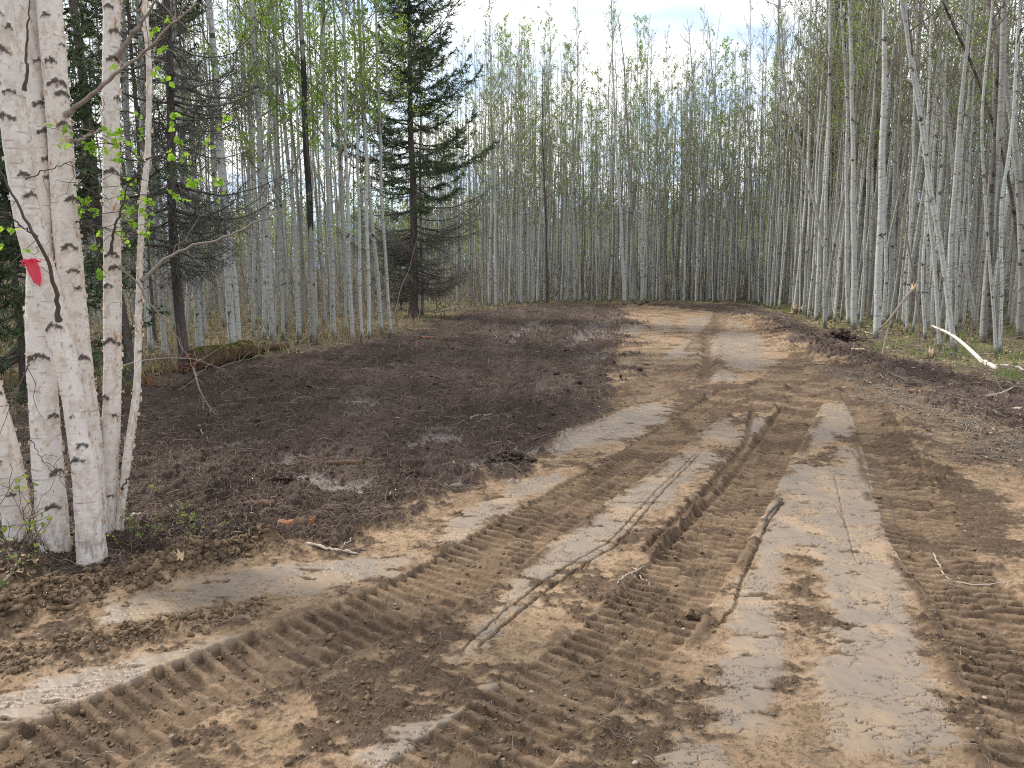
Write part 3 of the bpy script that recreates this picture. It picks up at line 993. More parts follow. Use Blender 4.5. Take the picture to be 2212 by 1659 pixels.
def make_tree(name, loc, path, r, H, label, cat, group, rng, mat='aspen', twig='twig', leafm='leaf', S=9, crown=None):
    root = empty(name, loc, label, cat, group)
    part('trunk', trunk_mesh(path, r, S, name + '_trunk', M[mat]), root)
    if crown:
        br, lv = crown_parts(path, H, rng, **crown)
        part('crown', br.mesh(name + '_crown', M[twig]), root)
        if lv is not None:
            part('leaves', mesh_from(name + '_leaves', lv[0], lv[1], M[leafm], False), root)
    return root


def proto_path(H, rng, wander=0.10, lean=0.0, n=16):
    z = np.linspace(-0.08, H, n)
    t = z / H
    a = rng.random() * 6.28
    p = np.zeros((n, 3)); p[:, 2] = z
    for ax in (0, 1):
        ph = rng.random(3) * 6.28
        p[:, ax] = wander * (np.sin(t * 3.1 + ph[0]) - math.sin(ph[0])) + wander * 0.5 * (np.sin(t * 7.7 + ph[1]) - math.sin(ph[1]))
        p[:, ax] += 0.018 * np.sin(t * 31 + ph[2])
    p[:, 0] += lean * math.cos(a) * H * t; p[:, 1] += lean * math.sin(a) * H * t
    p[:, :2] -= p[0, :2]
    return p


# --- aspens one can tell apart: base to top as seen, (x, y) per point; width at the base
TRACED = [
    # left stand
    (Z1([(1005, 1530), (990, 1100), (960, 700), (930, 250), (905, 0)]), 17, 'aspen', 1, 'pale aspen with scaly white bark behind the mossy rotten log'),
    (Z1([(1040, 1520), (1010, 1100), (975, 700), (940, 300), (925, 0)]), 9, 'aspen', 0, 'thin aspen pressed close to the scaly white one behind the mossy log'),
    (Z1([(870, 1560), (840, 1150), (800, 850), (780, 500), (745, 0)]), 15, 'aspen', 0, 'grey aspen just beyond the dark spruce whose dead boughs hang down'),
    (Z1([(710, 1585), (695, 1200), (670, 800), (640, 400)]), 11, 'aspen', 0, 'grey aspen between two dark spruce trunks by the log'),
    (Z1([(600, 1560), (575, 1100), (550, 600), (535, 300)]), 14, 'aspen', 0, 'grey aspen seen just beside the thin peeling birch stem'),
    (Z1([(650, 1540), (625, 1200), (600, 700), (590, 100)]), 10, 'aspen', 0, 'slim aspen between the thin birch stem and a dark spruce'),
    (Z2([(275, 1650), (255, 1100), (235, 700), (215, 250), (208, 0)]), 15, 'burnt', 1, 'aspen with a blackened upper trunk at the edge of the dark soil'),
    (Z2([(375, 1640), (360, 1000), (335, 500), (328, 0)]), 11, 'aspen', 1, 'straight pale aspen beyond the one with a blackened trunk'),
    (Z2([(462, 1650), (440, 1000), (425, 400), (420, 0)]), 8, 'aspen', 1, 'slender aspen with bright young leaves beside the dark clearing'),
    (Z2([(545, 1640), (525, 900), (510, 500), (505, 300)]), 7, 'aspen', 1, 'thin aspen with yellow-green leaves near the tall dark spruce'),
    (Z2([(605, 1620), (565, 1100), (540, 850), (515, 550)]), 9, 'aspen', 1, 'aspen leaning over towards the blackened one, near the tall spruce'),
    (Z2([(650, 1630), (610, 1150), (600, 850), (590, 500)]), 7, 'aspen', 1, 'slim aspen closest to the thin dead pole by the spruce'),
    (Z2([(797, 1520), (785, 1000), (790, 600), (790, 300), (795, 150)]), 9, 'aspen', 2, 'thin pale aspen standing right in front of the tall dark spruce'),
    (Z2([(205, 1640), (185, 1100), (140, 600), (100, 200), (80, 0)]), 10, 'aspen', 1, 'pale leaning aspen next to the one with a blackened trunk'),
    (Z2([(85, 1650), (55, 1200), (15, 600), (0, 350), (-15, 0)]), 14, 'aspen', 1, 'stout aspen with black knots behind the end of the mossy log'),
    (Z2([(40, 1640), (50, 1000), (65, 500), (100, 0)]), 8, 'aspen', 0, 'thin aspen crossing in front of a stout knotty one'),
    (Z2([(130, 1640), (115, 1200), (95, 700), (70, 100)]), 7, 'aspen', 1, 'thin aspen between the stout knotty one and a pale leaning one'),
    (Z2([(435, 1620), (420, 1100), (395, 700), (380, 200)]), 6, 'aspen', 1, 'thinnest aspen between two pale ones by the leaf-strewn edge'),
    (Z2([(505, 1640), (490, 1100), (480, 700)]), 6, 'aspen', 1, 'whip-thin aspen in the row before the tall spruce'),
    # far stand
    (Z3([(540, 1465), (520, 1000), (495, 600), (485, 250), (480, 0)]), 8.5, 'aspen', 3, 'tallest bare-topped aspen at the far end, one of two close together'),
    (Z3([(588, 1460), (575, 1000), (550, 500), (540, 300), (510, 60)]), 8, 'aspen', 3, 'tall aspen leaning on the tallest bare-topped one at the far end'),
    (Z3([(1075, 1450), (1040, 1050), (1000, 700), (970, 400), (945, 100)]), 8.5, 'aspen', 3, 'leaning pale aspen where the far stand meets the side stand'),
    (Z3([(945, 1450), (940, 1000), (885, 650), (865, 250), (840, 80)]), 6.5, 'aspen', 3, 'bare-topped aspen with a crook midway in the far stand'),
    (Z3([(300, 1450), (295, 700), (285, 400), (280, 150)]), 7, 'aspen', 2, 'straight aspen with dark knots and a fan of bare tips, far end'),
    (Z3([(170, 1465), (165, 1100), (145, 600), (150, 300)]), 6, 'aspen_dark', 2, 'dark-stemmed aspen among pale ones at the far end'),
    (Z3([(45, 1470), (45, 1000), (35, 600), (30, 330)]), 6, 'aspen', 2, 'knotty pale aspen on the far edge next to the spruce boughs'),
    (Z3([(1160, 1440), (1150, 900), (1125, 500), (1120, 200)]), 7, 'aspen', 2, 'straight grey aspen at the corner of the far stand'),
    (Z3([(1180, 1440), (1185, 900), (1195, 500), (1200, 100)]), 7, 'aspen', 2, 'aspen paired with a straight grey one at the far corner'),
    (Z3([(860, 1440), (870, 900), (885, 600), (880, 300)]), 4.5, 'aspen', 2, 'wiry thin aspen left of the crooked one in the far stand'),
    (Z3([(765, 1420), (770, 900), (760, 500), (770, 320)]), 5, 'aspen', 2, 'thin aspen topped by a green tuft of leaves, far stand'),
    (Z3([(640, 1440), (655, 900), (645, 500), (655, 120)]), 5, 'aspen', 2, 'slim leafy aspen beside the two tallest at the far end'),
    # right stand
    (Z4([(110, 1320), (95, 900), (80, 600), (75, 300), (60, 0)]), 6, 'aspen', 2, 'slim aspen at the muddy corner, first of the side stand'),
    (Z4([(168, 1370), (185, 950), (190, 500), (200, 0)]), 9, 'aspen', 2, 'pale aspen with a brown mossy foot by the mud corner'),
    (Z4([(245, 1430), (240, 1000), (255, 500), (262, 0)]), 8, 'aspen', 2, 'upright thin aspen between a mossy-footed one and a curved one'),
    (Z4([(272, 1400), (245, 1100), (190, 850), (130, 650), (75, 450), (40, 300)]), 7, 'aspen', 2, 'aspen bending far over towards the clearing'),
    (Z4([(222, 1380), (205, 1050), (200, 700), (225, 300)]), 5, 'aspen', 2, 'wiry aspen inside the curved pair by the mud corner'),
    (Z4([(345, 1420), (345, 900), (345, 400), (305, 0)]), 8.5, 'aspen', 2, 'pale aspen standing close beside a thicker smooth one'),
    (Z4([(325, 1370), (345, 1000), (320, 600), (300, 200)]), 6, 'aspen', 2, 'thin slanting aspen tucked behind the close pale pair'),
    (Z4([(372, 1440), (375, 900), (380, 400), (372, 0)]), 12, 'aspen', 2, 'thick smooth pale aspen with a mossy green foot'),
    (Z4([(468, 1475), (480, 900), (492, 500), (508, 0)]), 16, 'aspen', 2, 'thickest straight white aspen, banded grey, at the mulch edge'),
    (Z4([(522, 1390), (535, 1000), (555, 500), (560, 0)]), 9.5, 'aspen', 2, 'white aspen just behind the thickest banded one'),
    (Z4([(605, 1400), (615, 1100), (640, 800), (650, 500), (665, 100)]), 8, 'aspen', 2, 'aspen behind the snapped leaning stick'),
    (Z4([(748, 1530), (720, 1100), (690, 700), (680, 480), (600, 150), (560, 0)]), 8, 'aspen', 2, 'slender aspen swaying from the pale fallen pole towards the clearing'),
    (Z4([(812, 1535), (775, 1200), (730, 900), (700, 650), (660, 400), (620, 150)]), 11, 'aspen', 2, 'curving white aspen whose foot stands by the fallen pole'),
    (Z4([(900, 1430), (850, 1080), (815, 780), (770, 380), (700, 0)]), 9.5, 'aspen', 2, 'long leaning aspen behind the pale fallen pole'),
    (Z4([(775, 1480), (790, 900), (820, 400), (850, 0)]), 9.5, 'aspen', 2, 'aspen leaning away from the clearing behind two curving ones'),
    (Z4([(930, 1500), (950, 1000), (975, 600), (990, 200), (985, 0)]), 17, 'aspen', 2, 'rough-barked aspen with a dark mossy foot beyond the fallen pole'),
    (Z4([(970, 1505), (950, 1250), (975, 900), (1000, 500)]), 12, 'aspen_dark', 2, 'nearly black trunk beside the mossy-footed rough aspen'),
    (Z4([(1090, 1480), (1085, 950), (1040, 500), (1000, 230), (935, 0)]), 15, 'aspen', 2, 'thick yellowish aspen leaning over the dark stem at the edge of view'),
    (Z4([(1050, 1400), (1075, 1000), (1095, 700), (1120, 300)]), 16, 'aspen', 2, 'stout white aspen with an orange rotten foot near the view edge'),
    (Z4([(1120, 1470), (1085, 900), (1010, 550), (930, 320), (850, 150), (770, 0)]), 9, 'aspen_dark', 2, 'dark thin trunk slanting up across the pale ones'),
    (Z4([(1005, 1545), (1000, 1100), (980, 900), (1020, 700), (1040, 350), (1050, 0)]), 7, 'aspen', 2, 'thin twin-stemmed aspen before the rough-barked mossy one'),
    (Z4([(985, 1560), (960, 1150), (930, 900), (900, 600)]), 6, 'aspen', 2, 'grey sapling-thin aspen crossing the rough-barked mossy one'),
    (Z4([(655, 1490), (640, 1250), (600, 1050), (560, 900), (545, 820)]), 3.5, 'twigbark', 0, 'grey-brown thin stem curving beside the snapped stick'),
    (Z4([(680, 1480), (660, 1200), (685, 900), (690, 500)]), 6, 'aspen', 2, 'thin grey aspen between the snapped stick and the fallen pole'),
]
M['twigbark'] = M['brush']

CROWNS = [
    dict(n_br=24, start=0.40, leaf_n=300, leaf_size=0.048, L0=1.15, twig_r=0.0034, dead=22, sub=7),                                  # bare
    dict(n_br=36, start=0.34, leaf_n=1500, leaf_size=0.060, L0=1.3, twig_r=0.0034, dead=16, sub=7),                                # leafy
    dict(n_br=32, start=0.40, leaf_n=480, leaf_size=0.052, L0=1.15, twig_r=0.0034, dead=34, sub=7, sparse_top=0.8),                  # twiggy
    dict(n_br=30, start=0.45, leaf_n=260, leaf_size=0.055, L0=1.4, twig_r=0.0042, dead=16, sub=6, sparse_top=1.1, up=0.95),         # tall bare top
]


def traced_aspen(i, pts, wpx, mat, ck, label):
    rng = np.random.default_rng(100 + i)
    b = gp(*pts[0])
    Y = b[1]
    zb = float(base_height(np.array([b[0]]), np.array([Y]))[0]) + 0.03
    q = np.array([at(x, y, Y) for x, y in pts])
    q[0] = (b[0], Y, zb)
    if pts[-1][1] < 5 or q[-1][2] < 9:
        H = rng.uniform(12.5, 15.5) if Y > 13 else rng.uniform(11, 13)
        H = max(H, q[-1][2] + 2.0)
        d = (q[-1] - q[-2]); d = d / max(d[2], 0.2)
        d[:2] *= 0.15 if pts[-1][1] > 120 else 0.5
        q = np.vstack([q, q[-1] + d * (H - q[-1][2])])
    H = q[-1][2] - zb
    zz = np.linspace(-0.08, H, 34)
    path = np.stack([np.interp(zz, q[:, 2] - zb, q[:, k] - q[0, k]) for k in (0, 1)] + [zz], 1)
    for _ in range(3):
        path[1:-1, :2] = (path[:-2, :2] + 2 * path[1:-1, :2] + path[2:, :2]) / 4
    ph = rng.random(2) * 6.28
    path[:, 1] += 0.15 * np.sin(zz / H * 4 + ph[0]) - 0.15 * math.sin(ph[0])
    path[:, 0] += 0.012 * np.sin(zz * 2.3 + ph[1])
    r0 = wpx / 2 * (Y / FPX) * 0.94
    r = taper(zz, H, r0)
    c = dict(CROWNS[ck])
    c['twig_r'] = max(c['twig_r'], 0.00011 * Y)
    if ck == 1: c['leaf_n'] = 3000; c['start'] = 0.24; c['n_br'] = 44
    leafm = {0: 'leaf_olive', 1: 'leaf', 2: 'leaf_olive', 3: 'leaf_olive'}[ck]
    root = make_tree('aspen_tree', (b[0], Y, zb), path, r, H, label, 'tree', 'aspens around the clearing', rng,
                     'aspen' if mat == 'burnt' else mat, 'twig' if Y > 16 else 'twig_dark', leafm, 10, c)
    if mat == 'burnt':
        k = (zz > 1.2) & (zz < 12)
        nc = 90
        zc = np.linspace(at(0, 520, Y)[2], at(0, 105, Y)[2], nc) - zb
        pc = np.stack([np.interp(zc, zz, path[:, 0]), np.interp(zc, zz, path[:, 1]), zc], 1)
        rc = np.interp(zc, zz, r)
        v, f = tubes(pc[None], rc[None], 16)
        v = v.reshape(nc, 16, 3)
        a_ = np.linspace(0, 6.283, 16, endpoint=False)
        k = 1.02 + 0.09 * fbm(np.cos(a_)[None] + zc[:, None] * 2.2, np.sin(a_)[None] + zc[:, None] * 0.4, 5, 4)
        fade = sstep(0, 0.12, np.linspace(0, 1, nc)) * (1 - sstep(0.93, 1, np.linspace(0, 1, nc)))
        fade = fade * (0.90 + 0.13 * sstep(0.35, 0.6, np.linspace(0, 1, nc)))
        v = pc[:, None] + (v - pc[:, None]) * (k * (0.9 + 0.12 * fade[:, None]))[:, :, None]
        part('charred_bark', mesh_from('charred_bark', v.reshape(-1, 3), f, M['burnt']), root, 'blackened stretch of bark high on the pale trunk')
    return root, (b[0], Y)


placed = []
for i, (pts, w, mat, ck, label) in enumerate(TRACED):
    _, xy = traced_aspen(i, pts, w, mat, ck, label)
    placed.append(xy)
print('traced', round(time.time() - T0, 1))

# --- prototypes for the crowd of aspens behind
PROTO = []
for k in range(16):
    rng = np.random.default_rng(500 + k)
    H = rng.uniform(12.0, 15.5)
    path = proto_path(H, rng, rng.uniform(0.06, 0.2), rng.choice([0, 0.01, 0.025, 0.05]))
    r0 = rng.uniform(0.030, 0.060)
    kind = (0, 1, 2, 3)[k % 4]
    c = dict(CROWNS[kind]); c['twig_r'] = 0.0040; c['leaf_size'] = 0.060
    br, lv = crown_parts(path, H, rng, **c)
    PROTO.append(dict(H=H, kind=kind, trunk=trunk_mesh(path, taper(path[:, 2], H, r0), 8, 'aspen_trunk', M['aspen']),
                      crown=br.mesh('aspen_crown', M['twig']),
                      leaves=mesh_from('aspen_leaves', lv[0], lv[1], M['leaf' if kind == 1 else 'leaf_olive'], False)))
# slim versions merged into the mass far behind
SLIM = []
for k in range(10):
    rng = np.random.default_rng(700 + k)
    H = rng.uniform(11.5, 15.5)
    path = proto_path(H, rng, rng.uniform(0.06, 0.2), rng.choice([0, 0.01, 0.03, 0.06]), 9)
    r0 = rng.uniform(0.022, 0.048)
    tv, tq = tubes(path[None], taper(path[:, 2], H, r0)[None], 6)
    br, lv = crown_parts(path, H, rng, n_br=14, start=0.34, leaf_n=(150, 260, 90)[k % 3], leaf_size=0.08, L0=1.1, twig_r=0.005, dead=9, sub=3)
    SLIM.append((tv, tq, *br.arrays(), *lv))

# where the crowd stands
rng = np.random.default_rng(7)
N = 60000
cx = rng.uniform(-62, 62, N); cy = rng.uniform(6, 78, N)
ok = (np.abs(cx) < cy * 0.80 + 3)
cx, cy = cx[ok], cy[ok]
sd = sd_poly(cx, cy, CLEARING, 40.0)
ok = (sd > 0.5) & (sd < 26)
# thinner on the left, where the ground behind is half open
ang = np.arctan2(cx, cy)
dens = np.where(ang < -0.13, 0.20, 1.0) * np.where(sd > 12, 0.7, 1.0)
clump = fbm(cx / 3.0, cy / 3.0, 91, 2)
ok &= rng.random(len(cx)) < dens * (0.6 + 0.8 * clump)
ok &= ~((ang < -0.13) & (cy < 17)) & ~((ang > 0.25) & (cy < 19))
pxl = W0 / 2 + FPX * cx / cy
ok &= ~((pxl > 770) & (pxl < 1040) & ((cy < 37) | (rng.random(len(cx)) < 0.6)))
ok &= ~((ang < -0.13) & (sd > 17))
cx, cy, sd, ang = cx[ok], cy[ok], sd[ok], ang[ok]
pts = list(placed) + [tuple(gp(885, 690)[:2]), tuple(gp(400, 812)[:2]), tuple(gp(278, 835)[:2])]
chosen = []
grid = {}
def _key(p): return (int(p[0] // 1.0), int(p[1] // 1.0))
for p in pts: grid.setdefault(_key(p), []).append(p)
for x, y, s, a in zip(cx, cy, sd, ang):
    kx, ky = _key((x, y)); bad = False
    md = 0.42 if s < 12 else 0.75
    for i in (-1, 0, 1):
        for j in (-1, 0, 1):
            for q in grid.get((kx + i, ky + j), ()):
                if (q[0] - x) ** 2 + (q[1] - y) ** 2 < md * md:
                    bad = True
    if not bad:
        grid.setdefault((kx, ky), []).append((x, y)); chosen.append((x, y, s, a))
chosen = [c for c in chosen if abs(c[3]) < 0.70]
chosen.sort(key=lambda c: c[2] + 0.25 * c[1])
n_ind = 300 - len(TRACED)
print('crowd', len(chosen), 'individual', n_ind)

ZONES = [('aspens crowding the far end of the clearing', 'at the far end of the clearing'),
         ('aspens standing beyond the birch clump and rotten log', 'in the stand beyond the rotten log'),
         ('aspens packed in the stand with the fallen pole', 'in the stand behind the fallen pole')]
LOOKS = ['bare slim aspen', 'slim green-leaved aspen', 'twiggy grey aspen', 'pale aspen with a bare forked top']
first = {}
for n, (x, y, s, a) in enumerate(chosen[:n_ind]):
    k = int(rng.integers(0, 16))
    zone = 1 if a < -0.13 else (2 if a > 0.29 else 0)
    if zone == 1 and rng.random() < 0.4: k = int(rng.choice([1, 5, 9, 13]))
    if zone == 2 and k % 4 == 1 and rng.random() < .7: k -= 1
    P = PROTO[k]
    g, where = ZONES[zone]
    z = float(base_height(np.array([x]), np.array([y]))[0]) + 0.04
    e = empty('aspen_tree', (x, y, z), LOOKS[P['kind']] + ' ' + where, 'tree', g)
    f = rng.uniform(0.72, 1.02)
    e.scale = (f * rng.uniform(0.65, 1.1),) * 2 + (f,)
    e.rotation_euler = (rng.normal() * 0.02, rng.normal() * 0.02, rng.random() * 6.28)
    for nm in ('trunk', 'crown', 'leaves'):
        if (k, nm) not in first:
            first[(k, nm)] = part(nm, P[nm], e)
        else:
            c = first[(k, nm)].copy(); COL.objects.link(c); c.parent = e
print('individuals', round(time.time() - T0, 1))


def tile(items):
    """(verts, quads, x, y, z, rot, sxy, sz) list -> one mesh's arrays"""
    V = []; Q = []; n = 0
    for v, q, x, y, z, r, sx, sz in items:
        c, s = math.cos(r) * sx, math.sin(r) * sx
        w = np.empty_like(v)
        w[:, 0] = v[:, 0] * c - v[:, 1] * s + x; w[:, 1] = v[:, 0] * s + v[:, 1] * c + y; w[:, 2] = v[:, 2] * sz + z
        V.append(w); Q.append(q + n); n += len(v)
    return np.concatenate(V), np.concatenate(Q)


def mass():
    tr, bw, lf = [], [], []
    for x, y, s, a in chosen[n_ind:]:
        t = SLIM[int(rng.integers(0, 10))]
        ar = (x, y, float(base_height(np.array([x]), np.array([y]))[0]), rng.random() * 6.28, rng.uniform(0.7, 1.25), rng.uniform(0.78, 1.05))
        tr.append((t[0], t[1]) + ar); bw.append((t[2], t[3]) + ar); lf.append((t[4], t[5]) + ar)
    root = bpy.data.objects.new('aspen_wood', mesh_from('aspen_wood', *tile(tr), M['aspen_far']))
    COL.objects.link(root)
    root['kind'] = 'stuff'; root['label'] = 'mass of thin aspens filling the wood behind the first rows'; root['category'] = 'wood'
    part('branches', mesh_from('wood_branches', *tile(bw), M['twig']), root)
    part('leaves', mesh_from('wood_leaves', *tile(lf), M['leaf_olive'], False), root)


mass()
print('mass', round(time.time() - T0, 1))


# --- the wooded rise far beyond
def far_wood():
    rng = np.random.default_rng(31)
    n = 1500
    a = rng.uniform(-0.85, 0.85, n); d = rng.uniform(120, 210, n)
    x = d * np.sin(a); y = d * np.cos(a)
    H = rng.uniform(9, 15, n) * (1 + 0.12 * fbm(x / 18, y / 18, 33, 2))
    z0 = base_height(x, y)
    g = Geo(); l = Geo()
    P = np.stack([np.stack([x, y, z0], -1), np.stack([x, y, z0 + H * .55], -1), np.stack([x, y, z0 + H], -1)], 1)
    g.add(*tubes(P, np.tile(np.array([[0.10, 0.08, 0.02]]), (n, 1)), 4))
    m = 150
    t = rng.random((n, m)) ** 0.8
    rr = (1.7 * np.sin(np.clip(t * 0.9 + 0.12, 0, 1) * np.pi) ** 0.7) * np.sqrt(rng.random((n, m)))
    th = rng.random((n, m)) * 6.28
    C = np.stack([x[:, None] + rr * np.cos(th), y[:, None] + rr * np.sin(th), z0[:, None] + H[:, None] * (0.03 + 0.97 * t)], -1).reshape(-1, 3)
    l.add(*kites(C, rng.uniform(0.25, 0.6, n * m), rng, 0.7))
    root = bpy.data.objects.new('distant_forest', g.mesh('distant_forest', M['aspen_far']))
    COL.objects.link(root)
    root['kind'] = 'stuff'; root['label'] = 'far wooded rise showing through the trunks beyond the clearing'; root['category'] = 'forest'
    part('leaves', l.mesh('distant_leaves', M['leaf_far'], False), root)


far_wood()


# --- spruces
def spruce(loc, path_px, wpx, H, spread, label, live_from, dead_to, seed, Y, whorl=0.34, per=5, needle=0.075, droop=0.25, lean=None, dead_dense=1.0, green=1.0):
    rng = np.random.default_rng(seed)
    zb = loc[2]
    root = empty('spruce_tree', loc, label, 'tree', 'spruces around the clearing')
    if path_px is not None:
        q = np.array([at(x, y, Y) for x, y in path_px]) - np.array(loc); q[0] = 0
        if q[-1][2] < H:
            d = (q[-1] - q[-2]) / (q[-1][2] - q[-2][2]); q = np.vstack([q, q[-1] + d * (H - q[-1][2])])
    else:
        q = np.array([[0, 0, 0], [0, 0, H]], float)
    zz = np.linspace(-0.1, H, 30)
    path = np.stack([np.interp(zz, q[:, 2], q[:, 0]), np.interp(zz, q[:, 2], q[:, 1]), zz], 1)
    path[:, 0] += 0.015 * np.sin(zz * 1.7)
    r0 = wpx / 2 * Y / FPX
    r = r0 * (1 - zz / H * 0.95).clip(0.03) + 0.5 * r0 * np.exp(-np.maximum(zz, 0) / 0.15)
    part('trunk', trunk_mesh(path, r, 12, 'spruce_trunk', M['spruce_bark']), root)

    def on(z):
        return np.stack([np.interp(z, zz, path[:, 0]), np.interp(z, zz, path[:, 1]), z], -1)
    nb = int(H / whorl * per)
    z = np.sort(rng.uniform(max(0.5, dead_to), H * 0.985, nb))
    t = z / H
    az = rng.random(nb) * 6.28
    prof = np.clip((1 - t) * 2.6, 0, 1) ** 0.8 * (0.75 + 0.25 * np.clip(t * 5, 0, 1))
    L = spread * prof * rng.uniform(0.45, 1.15, nb) + 0.12
    el = -0.16 + 0.95 * t + rng.normal(size=nb) * 0.12
    K = 8; s = np.linspace(0, 1, K)
    d0 = np.stack([np.cos(az) * np.cos(el), np.sin(az) * np.cos(el), np.sin(el)], -1)
    P = on(z)[:, None, :] + d0[:, None, :] * (L[:, None] * s)[:, :, None]
    P[:, :, 2] += L[:, None] * (-droop * np.sin(s * np.pi) * 0.5 + 0.16 * s ** 2.5)
    P[:, 1:, :2] += rng.normal(size=(nb, K - 1, 2)) * 0.02 * L[:, None, None]
    R = (0.006 + 0.010 * L[:, None]) * (1 - 0.85 * s)
    live = (z > live_from + rng.normal(size=nb) * 0.4)
    dead = ~live
    g_l = Geo(); g_d = Geo(); nd = Geo()
    if live.any(): g_l.add(*tubes(P[live], R[live], 4))
    if dead.any(): g_d.add(*tubes(P[dead], R[dead] * 0.9, 4))

    def twigs(mask, per_m, lmax, hang, u0=0.15):
        idx = np.where(mask)[0]
        cnt = np.maximum(3, (L[idx] * per_m)).astype(int)
        bi = np.repeat(idx, cnt)
        m = len(bi)
        u = rng.uniform(u0, 1.0, m)
        k0 = np.minimum((u * (K - 1)).astype(int), K - 2); fr = (u * (K - 1) - k0)[:, None]
        B = P[bi, k0] * (1 - fr) + P[bi, k0 + 1] * fr
        T = norm(P[bi, k0 + 1] - P[bi, k0])
        side = norm(np.cross(T, np.array([0, 0, 1.0]))) * rng.choice([-1, 1], m)[:, None]
        D = norm(T * 0.8 + side * rng.uniform(0.5, 1.1, m)[:, None] + rng.normal(size=(m, 3)) * 0.25 + np.array([0, 0, hang]))
        l2 = np.minimum(lmax, 0.12 + 0.35 * L[bi] * (1.05 - u)) * rng.uniform(0.6, 1.2, m)
        s4 = np.linspace(0, 1, 4)
        P2 = B[:, None] + D[:, None] * (l2[:, None] * s4)[:, :, None]
        P2[:, :, 2] += -np.abs(hang) * 0.3 * (l2[:, None] * s4 ** 2)
        P2[:, 1:] += rng.normal(size=(m, 3, 3)) * 0.05 * l2[:, None, None]
        return P2, l2
    if live.any():
        P2, l2 = twigs(live, 22 * green, 0.5, -0.15)
        g_l.add(*tubes(P2, np.full((len(P2), 4), 0.0035), 3))
        k = 16
        m = len(P2)
        f = rng.uniform(0.05, 1.05, (m, k, 1))
        C = (P2[:, None, 0] * (1 - f) + P2[:, None, 3] * f).reshape(-1, 3)
        ax = np.repeat(norm(P2[:, 3] - P2[:, 0]), k, 0)
        dirn = norm(ax * 0.9 + norm(rng.normal(size=ax.shape)) * 0.9)
        w = norm(np.cross(dirn, rng.normal(size=ax.shape)))
        ln = (needle * rng.uniform(0.6, 1.3, len(C)))[:, None]; wd = ln * 0.13
        V = np.stack([C - w * wd, C + dirn * ln - w * wd * .4, C + dirn * ln + w * wd * .4, C + w * wd], 1).reshape(-1, 3)
        nd.add(V, np.arange(len(V)).reshape(-1, 4))
    if dead.any():
        P3, l3 = twigs(dead, 26 * dead_dense, 0.6, -0.45, 0.1)
        g_d.add(*tubes(P3, np.full((len(P3), 4), 0.0036), 3))
        # a second order of hair-thin twiglets, grey with lichen
        kk = 3
        m = len(P3)
        f = rng.uniform(0.1, 1.0, (m * kk, 1))
        B = np.repeat(P3[:, 0], kk, 0) * (1 - f) + np.repeat(P3[:, 3], kk, 0) * f
        D = norm(rng.normal(size=B.shape) + np.array([0, 0, -0.5]))
        ll = rng.uniform(0.06, 0.22, (len(B), 1))
        P4 = np.stack([B, B + D * ll * .5, B + D * ll + np.array([0, 0, -0.02])], 1)
        g_d.add(*tubes(P4, np.full((len(P4), 3), 0.0028), 3))
    if g_l.n: part('crown', g_l.mesh('spruce_boughs', M['spruce_twig']), root)
    if nd.n: part('needles', nd.mesh('spruce_needles', M['needle'], False), root)
    if g_d.n: part('dead_crown', g_d.mesh('spruce_dead_crown', M['lichen_twig']), root, 'bare grey boughs hung with fine dead twigs')
    return root


def base_at(x, y):
    b = gp(x, y)
    return (b[0], b[1], float(base_height(np.array([b[0]]), np.array([b[1]]))[0]) + 0.03)


b = base_at(893, 690)
spruce(b, [(893, 690), (895, 500), (888, 300), (885, 150), (883, 0)], 19, 15.5, 2.5, 'tall dark spruce with a shaggy green top beside the clearing', 4.2, 0.7, 11, b[1], droop=0.18, dead_dense=0.9, green=0.95, per=5.2, needle=0.085)
b = base_at(402, 812)
spruce(b, [(402, 812), (382, 650), (373, 450), (367, 200), (360, 0)], 22, 13, 1.7, 'dark spruce with grey dead boughs drooping beside the rotten log', 9.0, 1.7, 12, b[1], dead_dense=0.7)
b = base_at(281, 838)
spruce(b, [(281, 838), (265, 690), (240, 600), (215, 500), (195, 300), (155, 0)], 25, 12, 1.8, 'leaning dark spruce trunk seen between the white birch stems', 2.9, 1.9, 13, b[1], per=2.2, green=0.7)
b = base_at(866, 676)
spruce(b, None, 5, 2.6, 0.9, 'small green spruce under the boughs of the tall dark one', 0.2, 0, 14, b[1], whorl=0.16)
b = (at(1790, 600, 34)[0], 34, 0.0)
spruce(b, None, 14, 15.5, 2.0, 'dark spruce rising among the aspens at the side of the clearing', 6.0, 5, 15, 34)
b = (at(1835, 600, 38)[0], 38, 0.0)
spruce(b, None, 14, 17, 2.1, 'bushier dark spruce rising behind its twin among the aspens', 5.0, 5, 16, 38)
b = (at(30, 600, 9.5)[0], 9.5, 0.05)
spruce(b, None, 18, 5.2, 1.6, 'short green spruce low behind the birch clump', 0.5, 0, 17, 9.5, whorl=0.28)
b = (at(-60, 600, 14.0)[0], 14.0, 0.05)
spruce(b, None, 26, 13, 2.0, 'tall spruce with low green boughs at the edge of the birch clump', 2.2, 1, 18, 14.0, per=3)
b = (at(320, 600, 16.5)[0], 16.5, 0.05)
spruce(b, None, 14, 11.5, 1.5, 'slimmer spruce standing behind the two dark spruce trunks', 5.5, 2, 19, 16.5, per=3, dead_dense=0.5)
print('spruce', round(time.time() - T0, 1))

